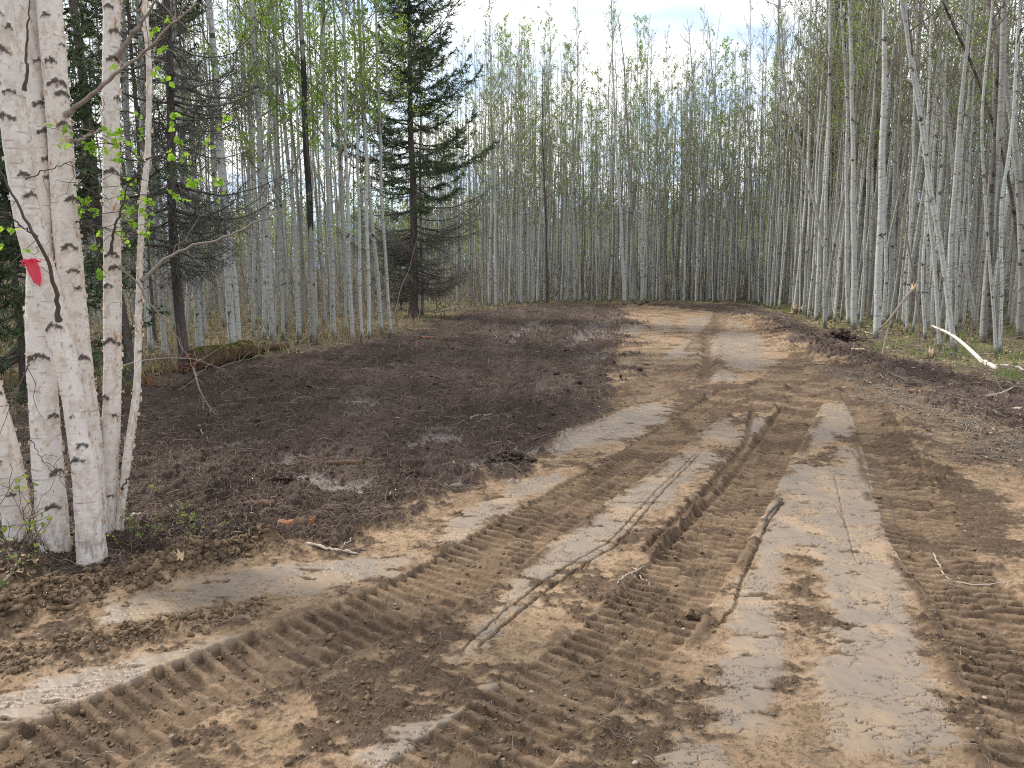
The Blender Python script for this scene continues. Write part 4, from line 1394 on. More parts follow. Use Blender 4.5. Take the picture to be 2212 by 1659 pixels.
# ------------------------------------------------------------------ the white birch clump
def leaf_blades(C, size, rng, droop=0.6):
    n = len(C)
    d = norm(rng.normal(size=(n, 3)) + np.array([0, -0.25, -droop]))
    s = norm(np.cross(d, rng.normal(size=(n, 3))))
    up = norm(np.cross(s, d))
    L = np.asarray(size).reshape(-1, 1) * np.ones((n, 1))
    W = L * 0.40
    b = C; t = C + d * L
    l1 = C + d * L * .30 + s * W + up * W * .35; l2 = C + d * L * .68 + s * W * .62 + up * W * .25
    r1 = C + d * L * .30 - s * W + up * W * .35; r2 = C + d * L * .68 - s * W * .62 + up * W * .25
    V = np.stack([b, l1, l2, t, r2, r1], 1).reshape(-1, 3)
    k = (np.arange(n) * 6)[:, None]
    Q = np.concatenate([k + np.array([[0, 1, 2, 3]]), k + np.array([[0, 3, 4, 5]])])
    return V, Q


def birch_stem(pts, Y, H, label, seed, scars=(), lean_y=0.0, top_branches=True, fine=True):
    """pts = (x, y, width) down to the foot, as seen; Y = distance of the foot"""
    rng = np.random.default_rng(seed)
    pts = sorted(pts, key=lambda p: -p[1])
    q = []; wr = []
    for x, y, w in pts:
        p = at(x, y, Y); p = at(x, y, Y + lean_y * max(0, p[2]))
        q.append(p); wr.append(w / 2 * p[1] / FPX)
    q = np.array(q); wr = np.array(wr)
    foot = q[0].copy()
    top = q[-1][2]
    zf = np.arange(foot[2] - 0.16, top + 0.25, 0.0085)
    if H > top + 0.3:
        zf = np.concatenate([zf, np.arange(top + 0.30, H, 0.12)])
    d = (q[-1] - q[-2]) / (q[-1][2] - q[-2][2])
    q2 = np.vstack([q, q[-1] + d * (H - top) * np.array([0.6, 0.6, 1])])
    q2[-1, 2] = H
    wr2 = np.append(wr, 0.008)
    P = np.stack([np.interp(zf, q2[:, 2], q2[:, 0]), np.interp(zf, q2[:, 2], q2[:, 1]), zf], 1)
    for _ in range(60):
        P[1:-1, :2] = (P[:-2, :2] + 2 * P[1:-1, :2] + P[2:, :2]) / 4
    R = np.interp(zf, q2[:, 2], wr2)
    for _ in range(30):
        R[1:-1] = (R[:-2] + 2 * R[1:-1] + R[2:]) / 4
    h = zf - foot[2]
    R = R * (1 + 0.30 * np.exp(-np.maximum(h, 0) / 0.08))
    S = 56
    th = np.linspace(0, 2 * np.pi, S, endpoint=False)           # 0 = towards +X, -pi/2 faces the road
    TH, ZF = np.meshgrid(th, zf)
    TT = np.empty_like(P); TT[1:-1] = P[2:] - P[:-2]; TT[0] = P[1] - P[0]; TT[-1] = P[-1] - P[-2]; TT = norm(TT)
    ex = norm(np.cross(np.tile([[0, 1., 0]], (len(P), 1)), TT)); ey = np.cross(TT, ex)
    # bark fields over (around, along), wrapped by sampling on a cylinder seam at the back
    sw = np.abs(((TH + np.pi / 2 + np.pi) % (2 * np.pi)) - np.pi)   # distance in angle from the front
    U = np.where(((TH + np.pi / 2 + np.pi) % (2 * np.pi)) - np.pi < 0, -sw, sw) * R[:, None]
    o = seed * 13.7
    pl = fbm(U / 0.055 + o, ZF / 0.12, seed, 5, 0.62)
    lay = fbm(U / 0.025 + o, ZF / 0.05, seed + 9, 4, 0.6)
    peel = sstep(0.13, 0.17, pl + 0.2 * lay)
    peel2 = sstep(0.42, 0.45, pl - 0.1 * lay)
    orange = sstep(0.55, 0.68, fbm(U / 0.06 + o + 50, ZF / 0.10, seed + 3, 4)) * peel
    disp = -0.0016 * peel - 0.0018 * peel2 + 0.0011 * lay + 0.0016 * fbm(U / 0.03 + o, ZF / 0.012, seed + 5, 3)
    disp = disp + 0.06 * R[:, None] * fbm(U / 0.12 + o, ZF / 0.20, seed + 21, 3)
    scar = np.zeros_like(U)
    allsc = list(scars)
    zvis = [foot[2] + 0.15, top]
    nrand = int((top - foot[2]) * 1.1)
    ctr = np.interp
    for _ in range(nrand):
        allsc.append(('r', rng.uniform(*zvis), rng.uniform(-np.pi, np.pi), rng.uniform(0.25, 0.7)))
    for sc in allsc:
        if sc[0] == 'r':
            z0, a0, wd = sc[1], sc[2], sc[3]
        else:
            x, y, wpx = sc
            z0 = at(x, y, Y)[2]
            cx0 = np.interp(z0, zf, P[:, 0]); rr = np.interp(z0, zf, R)
            s = np.clip((at(x, y, Y)[0] - cx0) / rr, -0.95, 0.95)
            a0 = math.asin(s); wd = wpx / 2 * Y / FPX / rr
        da = (TH + np.pi / 2 - a0 + np.pi) % (2 * np.pi) - np.pi
        rr = np.interp(z0, zf, R)
        du = da * rr; ww = min(wd, 1.5) * rr
        wv = 0.012 * fbm(U / 0.02 + o, ZF / 0.02, seed + 31, 3)
        dv = ZF - z0 + 0.55 * np.abs(du) + wv
        thick = 0.008 + 0.10 * ww
        body = np.exp(-(dv / thick) ** 2) * (1 - sstep(ww * 0.8, ww * 1.05, np.abs(du) + wv))
        blot = np.exp(-((ZF - z0 + 0.25 * ww) / (0.6 * ww)) ** 2 - (du / (0.6 * ww)) ** 2) * sstep(-0.05, 0.3, lay)
        f = np.maximum(sstep(0.25, 0.6, body), 0.75 * sstep(0.3, 0.6, blot))
        scar = np.maximum(scar, f)
        disp = disp + 0.006 * body - 0.003 * blot
    bh = np.clip(1 - h / 0.55, 0, 1)[:, None]
    crack = sstep(0.10, 0.28, fbm(U / 0.022 + o, ZF / 0.09, seed + 41, 4)) * bh
    scar = np.maximum(scar, crack * 0.8 * sstep(0.0, 0.5, bh + 0.5 * lay))
    disp = disp - 0.004 * crack
    peel = np.clip(peel + 0.5 * bh * sstep(-0.1, 0.2, lay), 0, 1)
    RR = R[:, None] + disp
    V = P[:, None, :] + RR[:, :, None] * (np.cos(TH)[:, :, None] * ex[:, None, :] + np.sin(TH)[:, :, None] * ey[:, None, :])
    V = V.reshape(-1, 3) - foot
    n = len(zf)
    i = np.arange(n - 1)[:, None] * S; j = np.arange(S)[None]; j2 = (np.arange(S) + 1) % S
    Q = np.stack([i + j, i + j2[None], i + S + j2[None], i + S + j], -1).reshape(-1, 4)
    root = empty('birch_tree', tuple(foot), label, 'tree', 'white birch stems of the roadside clump')
    # curls of loose bark
    m = int(95 * (top - foot[2]))
    zc = rng.uniform(foot[2] + 0.05, top + 0.1, m)
    a = rng.normal(0.1, 0.8, m) - 0.1
    a = np.where(rng.random(m) < 0.5, rng.uniform(-np.pi, np.pi, m), a)
    rr = np.interp(zc, zf, R); c = np.stack([np.interp(zc, zf, P[:, 0]), np.interp(zc, zf, P[:, 1]), zc], -1)
    hh = rng.uniform(0.003, 0.017, m) * rng.uniform(0.4, 1.2, m); ln = rng.uniform(0.004, 0.018, m) * rng.uniform(0.5, 1.3, m)
    sg = rng.choice([-1, 1], m)
    g = []
    K = 4
    for kx in range(K):
        f = kx / (K - 1)
        ang = a + sg * (ln / rr) * (0.15 + 1.0 * f) * (1 - 0.35 * f)
        rad_ = rr + 0.0008 + ln * 0.75 * f ** 1.6
        for sgn in (-1, 1):
            zz = zc + sgn * hh * (1 - 0.35 * f * rng.uniform(0.3, 1.2, m)) + ln * 0.3 * f * rng.normal(size=m)
            g.append(np.stack([c[:, 0] + rad_ * np.cos(ang), c[:, 1] + rad_ * np.sin(ang), zz], -1))
    Vc = np.stack(g, 1) - foot
    kk = (np.arange(m) * 2 * K)[:, None]
    Qc = np.concatenate([kk + np.array([[2 * f, 2 * f + 1, 2 * f + 3, 2 * f + 2]]) for f in range(K - 1)])
    Vc = Vc.reshape(-1, 3); ez = np.zeros(len(Vc))
    me = mesh_from('birch_trunk', np.vstack([V, Vc]), np.vstack([Q, Qc + len(V)]), M['birch'], True,
                   {k_: np.concatenate([v_.ravel(), ez]) for k_, v_ in (('peel', peel), ('scar', scar), ('orange', orange))})
    me.materials.append(M['curl'])
    me.polygons.foreach_set('material_index', np.concatenate([np.zeros(len(Q), np.int32), np.ones(len(Qc), np.int32)]))
    part('trunk', me, root)
    return root, foot


M['curl'] = m_leaf('bark_curl', (0.74, 0.66, 0.58), (0.60, 0.46, 0.32), (0.75, 0.55, 0.32), 0.25)


def birch_branch(root, foot, px, Y, r_px, mat='twig_birch', name='branch', Yend=None, twigs=0, leaves=0, seed=0, lsize=0.036):
    leaves = int(leaves * 1.6)
    """a branch of a birch, drawn through the points where it is seen, sweeping from Y to Yend in depth"""
    rng = np.random.default_rng(seed)
    Yend = Y if Yend is None else Yend
    n0 = len(px)
    q = np.array([at(x, y, Y + (Yend - Y) * k / (n0 - 1)) for k, (x, y) in enumerate(px)])
    q = smooth_line(q, 24) - foot
    q[1:-1] += rng.normal(size=(22, 3)) * 0.004
    g = Geo()
    r0 = r_px / 2 * Y / FPX
    R = r0 * (1 - 0.72 * np.linspace(0, 1, 24))
    R[0] *= 1.5; R[1] *= 1.15
    g.add(*tubes(q[None], R[None], 8))
    ends = [q]
    if twigs:
        k = rng.integers(5, 24, twigs)
        B = q[k]
        D = norm(norm(q[-1] - q[0]) * 0.5 + rng.normal(size=(twigs, 3)) * 0.6)
        l = rng.uniform(0.08, 0.38, twigs)
        s = np.linspace(0, 1, 6)
        P = B[:, None] + D[:, None] * (l[:, None] * s)[:, :, None]
        P[:, 1:] += np.cumsum(rng.normal(size=(twigs, 5, 3)) * 0.012, 1)
        g.add(*tubes(P, np.full((twigs, 6), 0.0022) * np.linspace(1, .5, 6), 4))
        ends += list(P)
    part(name, g.mesh('birch_' + name, M[mat]), root)
    if leaves:
        e = np.concatenate([w[len(w) // 2:] for w in ends[1:]] or [q[10:]])
        C = e[rng.choice(rng.integers(0, len(e), max(3, leaves // 4)), leaves)] + rng.normal(size=(leaves, 3)) * 0.011
        part('leaves', mesh_from('birch_leaves', *leaf_blades(C, lsize * rng.uniform(0.6, 1.2, leaves), rng), M['leaf_near'], False), root)


A_, fA = birch_stem([(-10, -60, 45), (1, 0, 45), (12, 111, 48), (33, 278, 51), (46, 389, 51), (59, 461, 53), (80, 550, 54), (100, 620, 53), (123, 700, 51), (146, 800, 48), (160, 860, 46),
                     (171, 939, 48), (184, 1015, 54), (192, 1111, 57), (199, 1200, 61), (202, 1258, 64)], 4.02, 7.6,
                    'leaning birch stem tied with a red ribbon', 1,
                    [(14, 108, 44), (8, 30, 26), (22, 250, 50), (28, 60, 20), (62, 376, 26), (75, 420, 34), (36, 200, 26), (128, 700, 40), (188, 955, 26), (170, 895, 10), (178, 985, 36)])
B_, fB = birch_stem([(45, -60, 50), (53, 0, 50), (65, 139, 50), (80, 278, 50), (86, 389, 49), (88, 461, 49), (86, 560, 48), (82, 691, 48), (86, 770, 52), (93, 844, 58), (102, 997, 61),
                     (112, 1111, 64), (122, 1200, 62), (126, 1252, 66)], 4.12, 7.9,
                    'thick birch stem behind the ribboned one, peeling low down', 2,
                    [(62, 200, 50), (90, 265, 44), (80, 330, 30), (104, 372, 22), (68, 771, 52), (103, 900, 34), (128, 1019, 46), (70, 102, 30), (92, 1160, 40)], lean_y=0.10)
C_, fC = birch_stem([(98, -60, 46), (106, 0, 46), (115, 111, 47), (129, 278, 46), (135, 389, 48), (140, 461, 50), (149, 550, 51), (164, 700, 49), (177, 825, 48), (186, 863, 46),
                     (197, 960, 46), (205, 1080, 48), (213, 1236, 54)], 4.28, 8.2,
                    'birch stem rising between the ribboned stem and the straight slim one', 3,
                    [(90, 26, 20), (122, 87, 16), (103, 125, 26), (116, 170, 44), (125, 195, 34), (130, 262, 36), (150, 424, 38), (150, 530, 36), (158, 583, 24), (168, 622, 20), (180, 770, 40)], lean_y=0.03)
E_, fE = birch_stem([(241, -60, 31), (241, 0, 32), (240, 200, 33), (240, 400, 33), (243, 600, 35), (243, 800, 36), (240, 920, 37), (236, 1000, 38), (235, 1073, 38), (239, 1150, 37), (242, 1205, 42)], 4.36, 8.0,
                    'straight slim birch stem standing apart from the thick ones', 4,
                    [(243, 58, 30), (241, 120, 32), (253, 205, 20), (241, 365, 40), (242, 545, 36), (248, 575, 30), (236, 615, 22), (243, 733, 42), (231, 855, 22), (252, 893, 16)], lean_y=0.02)
F_, fF = birch_stem([(312, -40, 9), (315, 45, 10), (323, 150, 11), (320, 325, 12), (315, 380, 12), (306, 450, 12), (301, 600, 12), (299, 700, 13), (297, 825, 15), (291, 882, 16), (278, 960, 18), (267, 1055, 17),
                     (260, 1110, 16), (254, 1190, 18)], 4.34, 6.6,
                    'thinnest birch stem of the clump, kinked and curling with bark', 5, [(300, 650, 12), (296, 760, 12)], lean_y=0.05)
G_, fG = birch_stem([(-60, 640, 50), (-48, 740, 50), (-30, 830, 52), (-12, 890, 54), (6, 950, 56), (22, 1035, 59), (36, 1111, 58), (48, 1200, 60), (54, 1252, 66)], 4.3, 7.4,
                    'birch stem leaning far outward at the edge of view', 6, [(10, 985, 24), (0, 850, 30), (40, 1060, 18)])

birch_branch(E_, fE, Z1([(510, 245), (545, 190), (600, 110), (645, 50), (690, -30)]), 4.40, 11, Yend=4.2, twigs=6, seed=1)
birch_branch(C_, fC, Z1([(290, 495), (340, 455), (440, 375), (560, 270), (640, 220), (740, 110), (850, 10)]), 4.32, 10, Yend=4.0, twigs=14, leaves=26, seed=2)
birch_branch(C_, fC, Z1([(305, 608), (350, 602), (410, 575), (450, 545)]), 4.32, 7, Yend=4.5, twigs=6, leaves=12, seed=3)
birch_branch(A_, fA, Z1([(105, 392), (118, 330), (112, 220), (122, 90), (125, -40)]), 3.97, 7, 'twig_dark', Yend=3.9, seed=4)
birch_branch(A_, fA, Z1([(255, 1385), (246, 1300), (236, 1220), (205, 1120), (180, 1060), (140, 1000), (80, 880), (0, 745), (-60, 660)]), 3.94, 10, 'twig_dark', Yend=3.55, twigs=7, leaves=14, seed=5)
birch_branch(A_, fA, Z1([(160, 1020), (100, 985), (40, 930), (-40, 890)]), 3.75, 4, 'twig_dark', Yend=3.5, twigs=5, leaves=10, seed=6)
birch_branch(E_, fE, Z1([(480, 1085), (488, 1010), (520, 920), (545, 830), (560, 780), (620, 720)]), 4.28, 6, 'twig_dark', Yend=4.0, twigs=12, leaves=48, seed=7)
birch_branch(E_, fE, Z1([(520, 1150), (560, 1185), (600, 1235), (640, 1305), (700, 1365), (760, 1440), (800, 1530), (850, 1620)]), 4.36, 5, 'twig', Yend=4.3, twigs=4, seed=8)
birch_branch(F_, fF, Z1([(612, 1215), (640, 1180), (700, 1130), (800, 1075), (900, 1045), (1010, 1015), (1106, 960), (1200, 920), (1290, 860)]), 4.4, 8, 'twig', Yend=4.7, twigs=6, seed=9)
birch_branch(F_, fF, Z1([(625, 700), (580, 660), (520, 630), (460, 610), (440, 590)]), 4.36, 3, 'twig_dark', Yend=4.1, twigs=9, leaves=30, seed=10)
birch_branch(F_, fF, Z1([(630, 690), (680, 670), (730, 660), (790, 650), (850, 670)]), 4.36, 3, 'twig_dark', Yend=4.2, twigs=16, leaves=64, seed=11)
birch_branch(C_, fC, Z1([(320, 800), (360, 800), (400, 830), (440, 850)]), 4.32, 3, 'twig_dark', Yend=4.2, twigs=10, leaves=36, seed=12)
birch_branch(C_, fC, Z1([(330, 960), (370, 955), (410, 975), (450, 990)]), 4.32, 3, 'twig_dark', Yend=4.3, twigs=9, leaves=30, seed=13)
birch_branch(B_, fB, Z1([(100, 790), (160, 750), (220, 730), (300, 700), (420, 705)]), 4.0, 3, 'twig_dark', Yend=3.8, twigs=6, leaves=0, seed=14)
birch_branch(B_, fB, Z5([(170, 205), (140, 300), (90, 400), (60, 480)]), 4.15, 4, 'twig_dark', Yend=3.9, twigs=5, seed=15)
birch_branch(B_, fB, Z5([(175, 680), (220, 760), (290, 870), (350, 900)]), 4.05, 2, 'twig_dark', Yend=3.9, twigs=4, seed=16)
birch_branch(F_, fF, Z5([(690, 960), (720, 900), (750, 880)]), 4.3, 4, 'twig_dark', Yend=4.1, twigs=0, seed=17)
birch_branch(E_, fE, Z5([(690, 265), (760, 245), (870, 220), (1000, 215), (1120, 225), (1250, 270), (1350, 350)]), 4.5, 4, 'twig', Yend=5.3, twigs=6, seed=18)


def ribbon():
    rng = np.random.default_rng(3)
    c = at(83, 566, 4.02)
    rr = 54 / 2 * 4.02 / FPX + 0.004
    n, m = 48, 5
    a = np.linspace(0, 2 * np.pi, n, endpoint=False)
    v = np.linspace(-1, 1, m)
    A, Vv = np.meshgrid(a, v, indexing='ij')
    w = 0.0065 * (1 + 0.5 * np.sin(A * 5 + 1) + 0.2 * np.sin(A * 11))
    R = rr + 0.002 * np.sin(A * 9 + Vv * 2) + 0.0015 * np.cos(Vv * 5 + A * 4)
    z = Vv * w + 0.006 * np.sin(A + 2.2) + 0.003 * np.sin(A * 3)
    tilt = 0.10
    X = R * np.cos(A); Yy = R * np.sin(A)
    V = np.stack([X, Yy, z + X * tilt], -1)
    V[:, :, 0] += -0.30 * z                              # follows the lean of the stem
    V = V.reshape(-1, 3)
    i = np.arange(n)[:, None] * m; i2 = ((np.arange(n) + 1) % n)[:, None] * m; j = np.arange(m - 1)[None]
    Q = np.stack([i + j, i2 + j, i2 + j + 1, i + j + 1], -1).reshape(-1, 4)
    root = empty('ribbon', tuple(c), 'bright red ribbon tied round the leaning birch stem', 'ribbon')
    part('band', mesh_from('ribbon_band', V, Q, M['ribbon']), root)
    # hanging flap: two bright folded edges with thin see-through film between
    def surf(px, py, off):
        p = at(px, py, 4.02) - c
        dx = p[0] + 0.25 * p[2]
        return np.array([p[0], -math.sqrt(max(rr * rr - min(abs(dx), rr * .97) ** 2, 1e-6)) - 0.004 - off, p[2]])

    def strip(pl, wpx, nm, off, mat, nv=18):
        q = smooth_line(np.array(pl, float), nv)
        V = []
        for k, (px, py) in enumerate(q):
            w = np.interp(k / (nv - 1), np.linspace(0, 1, len(wpx)), wpx)
            for u in (-.5, -.17, .17, .5):
                V.append(surf(px + u * w, py, off + 0.004 * k / nv + 0.0025 * math.cos(u * 7 + k * .5)))
        i = np.arange(nv - 1)[:, None] * 4; j = np.arange(3)[None]
        Q = np.stack([i + j, i + 4 + j, i + 5 + j, i + 1 + j], -1).reshape(-1, 4)
        part(nm, mesh_from('ribbon_' + nm, np.array(V), Q, M[mat]), root)
    strip([(74, 560), (80, 577), (88, 596), (97, 612)], [7, 6, 6, 5], 'tail_edge', .004, 'ribbon')
    strip([(88, 559), (96, 567), (102, 580), (105, 598), (107, 618)], [6, 6, 6, 6, 3], 'tail_edge', .006, 'ribbon')
    strip([(82, 561), (91, 577), (97, 596), (103, 615)], [14, 20, 15, 6], 'film', .002, 'film')
    strip([(56, 573), (62, 566), (72, 561)], [10, 12, 8], 'knot_loop', .003, 'ribbon', 10)


ribbon()
print('birches', round(time.time() - T0, 1))

# ------------------------------------------------------------------ logs, sticks and stumps
def lump_tube(q, r, S, seed, amp=0.12, freq=4.0, cap=True, capf=.6):
    """a knobbly tube through q (n,3) with closed, slightly ragged ends"""
    rng = np.random.default_rng(seed)
    q = np.asarray(q, float); n = len(q)
    r = np.asarray(r, float)
    if cap:
        q = np.vstack([q[:1], q[:1], q, q[-1:], q[-1:]]); r = np.concatenate([[r[0] * .03, r[0] * capf], r, [r[-1] * capf, r[-1] * .03]])
        n += 4
    V, Q = tubes(q[None] + 1e-6 * np.arange(n)[None, :, None], r[None], S)
    V = V.reshape(n, S, 3)
    a = np.linspace(0, 6.283, S, endpoint=False)
    f = 1 + amp * (fbm(np.cos(a)[None] * 1.2 + np.arange(n)[:, None] * freq / n * 2 + seed, np.sin(a)[None] * 1.2 + np.arange(n)[:, None] * 0.3, seed, 4))
    V = q[:, None] + (V - q[:, None]) * f[:, :, None]
    if cap:
        d = q[3] - q[2]; V[1] += -0.02 * norm(d) * rng.uniform(0, 1, (S, 1)); V[2] += -0.03 * norm(d) * rng.uniform(-1, 1, (S, 1))
    return V.reshape(-1, 3), Q


def lying(px, r, lift=0.0, seed=0, n=26, sag=0.004):
    """points of something lying on the ground along the given picture path"""
    rng = np.random.default_rng(seed)
    g = np.array([gp(x, y)[:2] for x, y in px])
    g = smooth_line(g, n)
    z = gz(g[:, 0], g[:, 1])
    for _ in range(6):
        z[1:-1] = np.maximum(z[1:-1] * 0.2 + 0.8 * (z[:-2] + z[2:]) / 2, z[1:-1] * .5 + .25 * (z[:-2] + z[2:]))
    q = np.column_stack([g, z + np.asarray(r) * 0.8 + lift])
    q[1:-1] += rng.normal(size=(n - 2, 3)) * sag
    return q


def lying_thing(name, px, r0, r1, mat, label, cat, seed=0, S=8, amp=0.10, lift=0.0, group=None, twigs=0, n=26, sag=0.004):
    r = np.linspace(r0, r1, n)
    q = lying(px, r, lift, seed, n, sag)
    o = q[n // 2].copy(); o[2] = q[:, 2].min()
    v, f = lump_tube(q - o, r, S, seed, amp)
    e = single(name, mesh_from(name, v, f, M[mat]), tuple(o), label, cat, group)
    if twigs:
        rng = np.random.default_rng(seed + 1)
        k = rng.integers(4, n - 2, twigs)
        D = norm(norm(q[-1] - q[0]) * 0.6 + rng.normal(size=(twigs, 3)) * 0.5 + np.array([0, 0, .25]))
        l = rng.uniform(0.1, 0.5, twigs) * np.linalg.norm(q[-1] - q[0]) * 0.3
        s = np.linspace(0, 1, 5)
        P = (q[k] - o)[:, None] + D[:, None] * (l[:, None] * s)[:, :, None]
        P[:, 1:] += rng.normal(size=(twigs, 4, 3)) * 0.02
        part('side_twigs', mesh_from('side_twigs', *tubes(P, np.full((twigs, 5), r1 * .6), 4), M[mat]), e)
    return e


# mossy rotten log with a snapped orange end
def mossy_log():
    rng = np.random.default_rng(8)
    a = gp(412, 812); b = gp(536, 782)
    n = 30
    t = np.linspace(0, 1, n)[:, None]
    q = a * (1 - t) + b * t
    q[:, 2] = gz(q[:, 0], q[:, 1]).mean() + 0.15
    r = 0.165 + 0.02 * np.sin(np.linspace(0, 7, n))
    o = q[0].copy(); o[2] -= 0.15
    root = empty('fallen_log', tuple(o), 'rotten mossy log with a snapped orange end at the clearing edge', 'log')
    v, f = lump_tube(q - o, r, 40, 5, 0.30, 6)
    part('log_body', mesh_from('log_body', v, f, M['rotten']), root)
    # splintered end: shards of fresh wood
    m = 46
    d = norm(a - b)
    th = rng.random(m) * 6.28; rr = 0.15 * np.sqrt(rng.random(m))
    n1 = norm(np.cross(d, [0, 0, 1.])); n2 = np.cross(d, n1)
    B = (q[0] - o) + n1 * (rr * np.cos(th))[:, None] + n2 * (rr * np.sin(th))[:, None] - d * 0.05
    l = rng.uniform(0.08, 0.26, m)
    P = np.stack([B, B + d * l[:, None] * .6, B + (d + rng.normal(size=(m, 3)) * 0.12) * l[:, None]], 1)
    part('broken_end', mesh_from('broken_end', *tubes(P, np.array([[0.024, 0.018, 0.002]]) * np.ones((m, 1)), 5), M['orange_wood']), root)
    k = 2600
    tt = rng.random(k) ** 0.8; th = rng.normal(1.57, 0.7, k)
    kk = (tt * (n - 1)).astype(int)
    C = q[kk] - o + (np.cos(th) * r[kk] * 1.08)[:, None] * n1 + np.stack([0 * th, 0 * th, np.sin(th) * r[kk] * 1.12], -1)
    keep = fbm(tt * 6, th, 4, 3) > -0.05
    part('moss', mesh_from('log_moss', *kites(C[keep], 0.03, rng, 0.8), M['moss'], False), root)


mossy_log()
lying_thing('fallen_log', [(452, 785), (520, 776), (580, 770), (622, 766)], 0.10, 0.06, 'rotten', 'long dark rotting log lying behind the mossy one', 'log', 3, 14, 0.25, lift=0.05)
lying_thing('fallen_log', [(300, 822), (340, 818), (396, 815)], 0.05, 0.04, 'rotten', 'short dark rotten log against the foot of the drooping spruce', 'log', 4, 12, 0.25, lift=0.03)


def splinters(name, px, py, size, mat, label, cat, seed, m=18, up=0.7, parent_r=0.0, body='rotten', body_mat=True):
    rng = np.random.default_rng(seed)
    b = gp(px, py); z = float(gz([b[0]], [b[1]])[0])
    root = empty(name, (b[0], b[1], z), label, cat)
    if body_mat:
        q = np.stack([np.zeros(6), np.zeros(6), np.linspace(-0.05, size * .45, 6)], 1)
        v, f = lump_tube(q, np.linspace(size * .42, size * .34, 6), 14, seed, 0.3, 3)
        part('stump_base', mesh_from('stump_base', v, f, M[body]), root)
    th = rng.random(m) * 6.28; rr = size * .35 * np.sqrt(rng.random(m))
    B = np.stack([rr * np.cos(th), rr * np.sin(th), np.full(m, size * .2)], -1)
    D = norm(rng.normal(size=(m, 3)) * 0.35 + np.array([0, 0, up]))
    l = rng.uniform(0.3, 0.95, m) * size
    P = np.stack([B, B + D * l[:, None] * .6, B + D * l[:, None]], 1)
    part('splinters', mesh_from('splinters', *tubes(P, np.array([[0.10, 0.08, 0.006]]) * size * np.ones((m, 1)), 5), M[mat]), root)
    return root


splinters('tree_stump', 322, 842, 0.18, 'orange_wood', 'low splintered orange stump near the foot of the dark spruces', 'stump', 21)
splinters('tree_stump', 1722, 681, 0.42, 'pale_wood', 'pale splintered stump at the muddy corner below the first aspens', 'stump', 22, 14)
splinters('tree_stump', 2010, 778, 0.22, 'pale_wood', 'little pale splinter of a stump on the grassy edge below the fallen pole', 'stump', 23, 10)
splinters('tree_stump', 1755, 668, 0.30, 'orange_wood', 'small rusty orange stump between the mossy-footed aspens', 'stump', 24, 8)


def chunk(name, px, py, dims, mat, label, cat, seed, rot=0.0, soil=False):
    """a ragged split billet lying on the soil"""
    b = gp(px, py); z = float(gz([b[0]], [b[1]])[0])
    n = 14
    q = np.stack([np.linspace(-dims[0] / 2, dims[0] / 2, n), 0.01 * np.sin(np.arange(n)), np.full(n, dims[2] * 0.45)], 1)
    r = dims[1] / 2 * (1.0 - 0.10 * np.linspace(0, 1, n))
    v, f = lump_tube(q, r, 6, seed, 0.22, 1.2, capf=.96)
    v[:, 2] = (v[:, 2] - dims[2] * .45) * dims[2] / dims[1] + dims[2] * .45
    e = single(name, mesh_from(name, v, f, M[mat], False), (b[0], b[1], z - 0.01), label, cat)
    e.rotation_euler = (0, 0, rot)
    if soil:
        q2 = np.stack([np.linspace(-dims[0] * .02, dims[0] * .85, n), -0.012 + 0 * np.arange(n), np.full(n, dims[2] * 0.42)], 1)
        v2, f2 = lump_tube(q2, dims[1] * .72 * np.sin(np.linspace(0.4, 2.8, n)), 18, seed + 1, 0.6, 6)
        part('bark_and_soil', mesh_from('bark_and_soil', v2, f2, M['rotten']), e)
        rng = np.random.default_rng(seed)
        m = 16
        B = np.tile([[dims[0] * .80, 0.0, dims[2] * .5]], (m, 1)) + rng.normal(size=(m, 3)) * 0.012
        D = norm(rng.normal(size=(m, 3)) * 0.5 + np.array([0.4, 0, 0.7]))
        P = np.stack([B, B + D * 0.03, B + D * rng.uniform(0.03, 0.045, (m, 1))], 1)
        part('splinters', mesh_from('splinters', *tubes(P, np.array([[0.012, 0.009, 0.002]]) * np.ones((m, 1)), 5), M['orange_wood']), e)
    return e


chunk('wood_chunk', 628, 1140, (0.16, 0.07, 0.065), 'orange_wood', 'orange-brown broken wood chunk on the dark soil beside the road', 'wood', 31, 0.1, True)
chunk('wood_chunk', 566, 1101, (0.17, 0.09, 0.06), 'rotten', 'dark mossy wood chunk lying beyond the orange one', 'wood', 32, 0.3)
chunk('wood_chunk', 925, 738, (0.30, 0.10, 0.06), 'orange_wood', 'bright orange wood scrap at the far edge of the dark soil', 'wood', 33, 0.2)
chunk('wood_chunk', 1846, 765, (0.36, 0.10, 0.08), 'pale_wood', 'pale wood scrap on dark soil below the thickest aspen', 'wood', 34, 0.1)
splinters('wood_splinter', 392, 1236, 0.075, 'pale_wood', 'pale torn splinter stuck in the earth ridge by the birches', 'wood', 36, 9, body_mat=False)
chunk('wood_chunk', 746, 1012, (0.30, 0.07, 0.06), 'rotten', 'dark rotted branch stub on the wet patch of black soil', 'wood', 38, 0.25)
chunk('wood_chunk', 1508, 1330, (0.075, 0.06, 0.05), 'clod', 'brown clod of mud sitting on the middle track', 'clod', 40, 0.4)

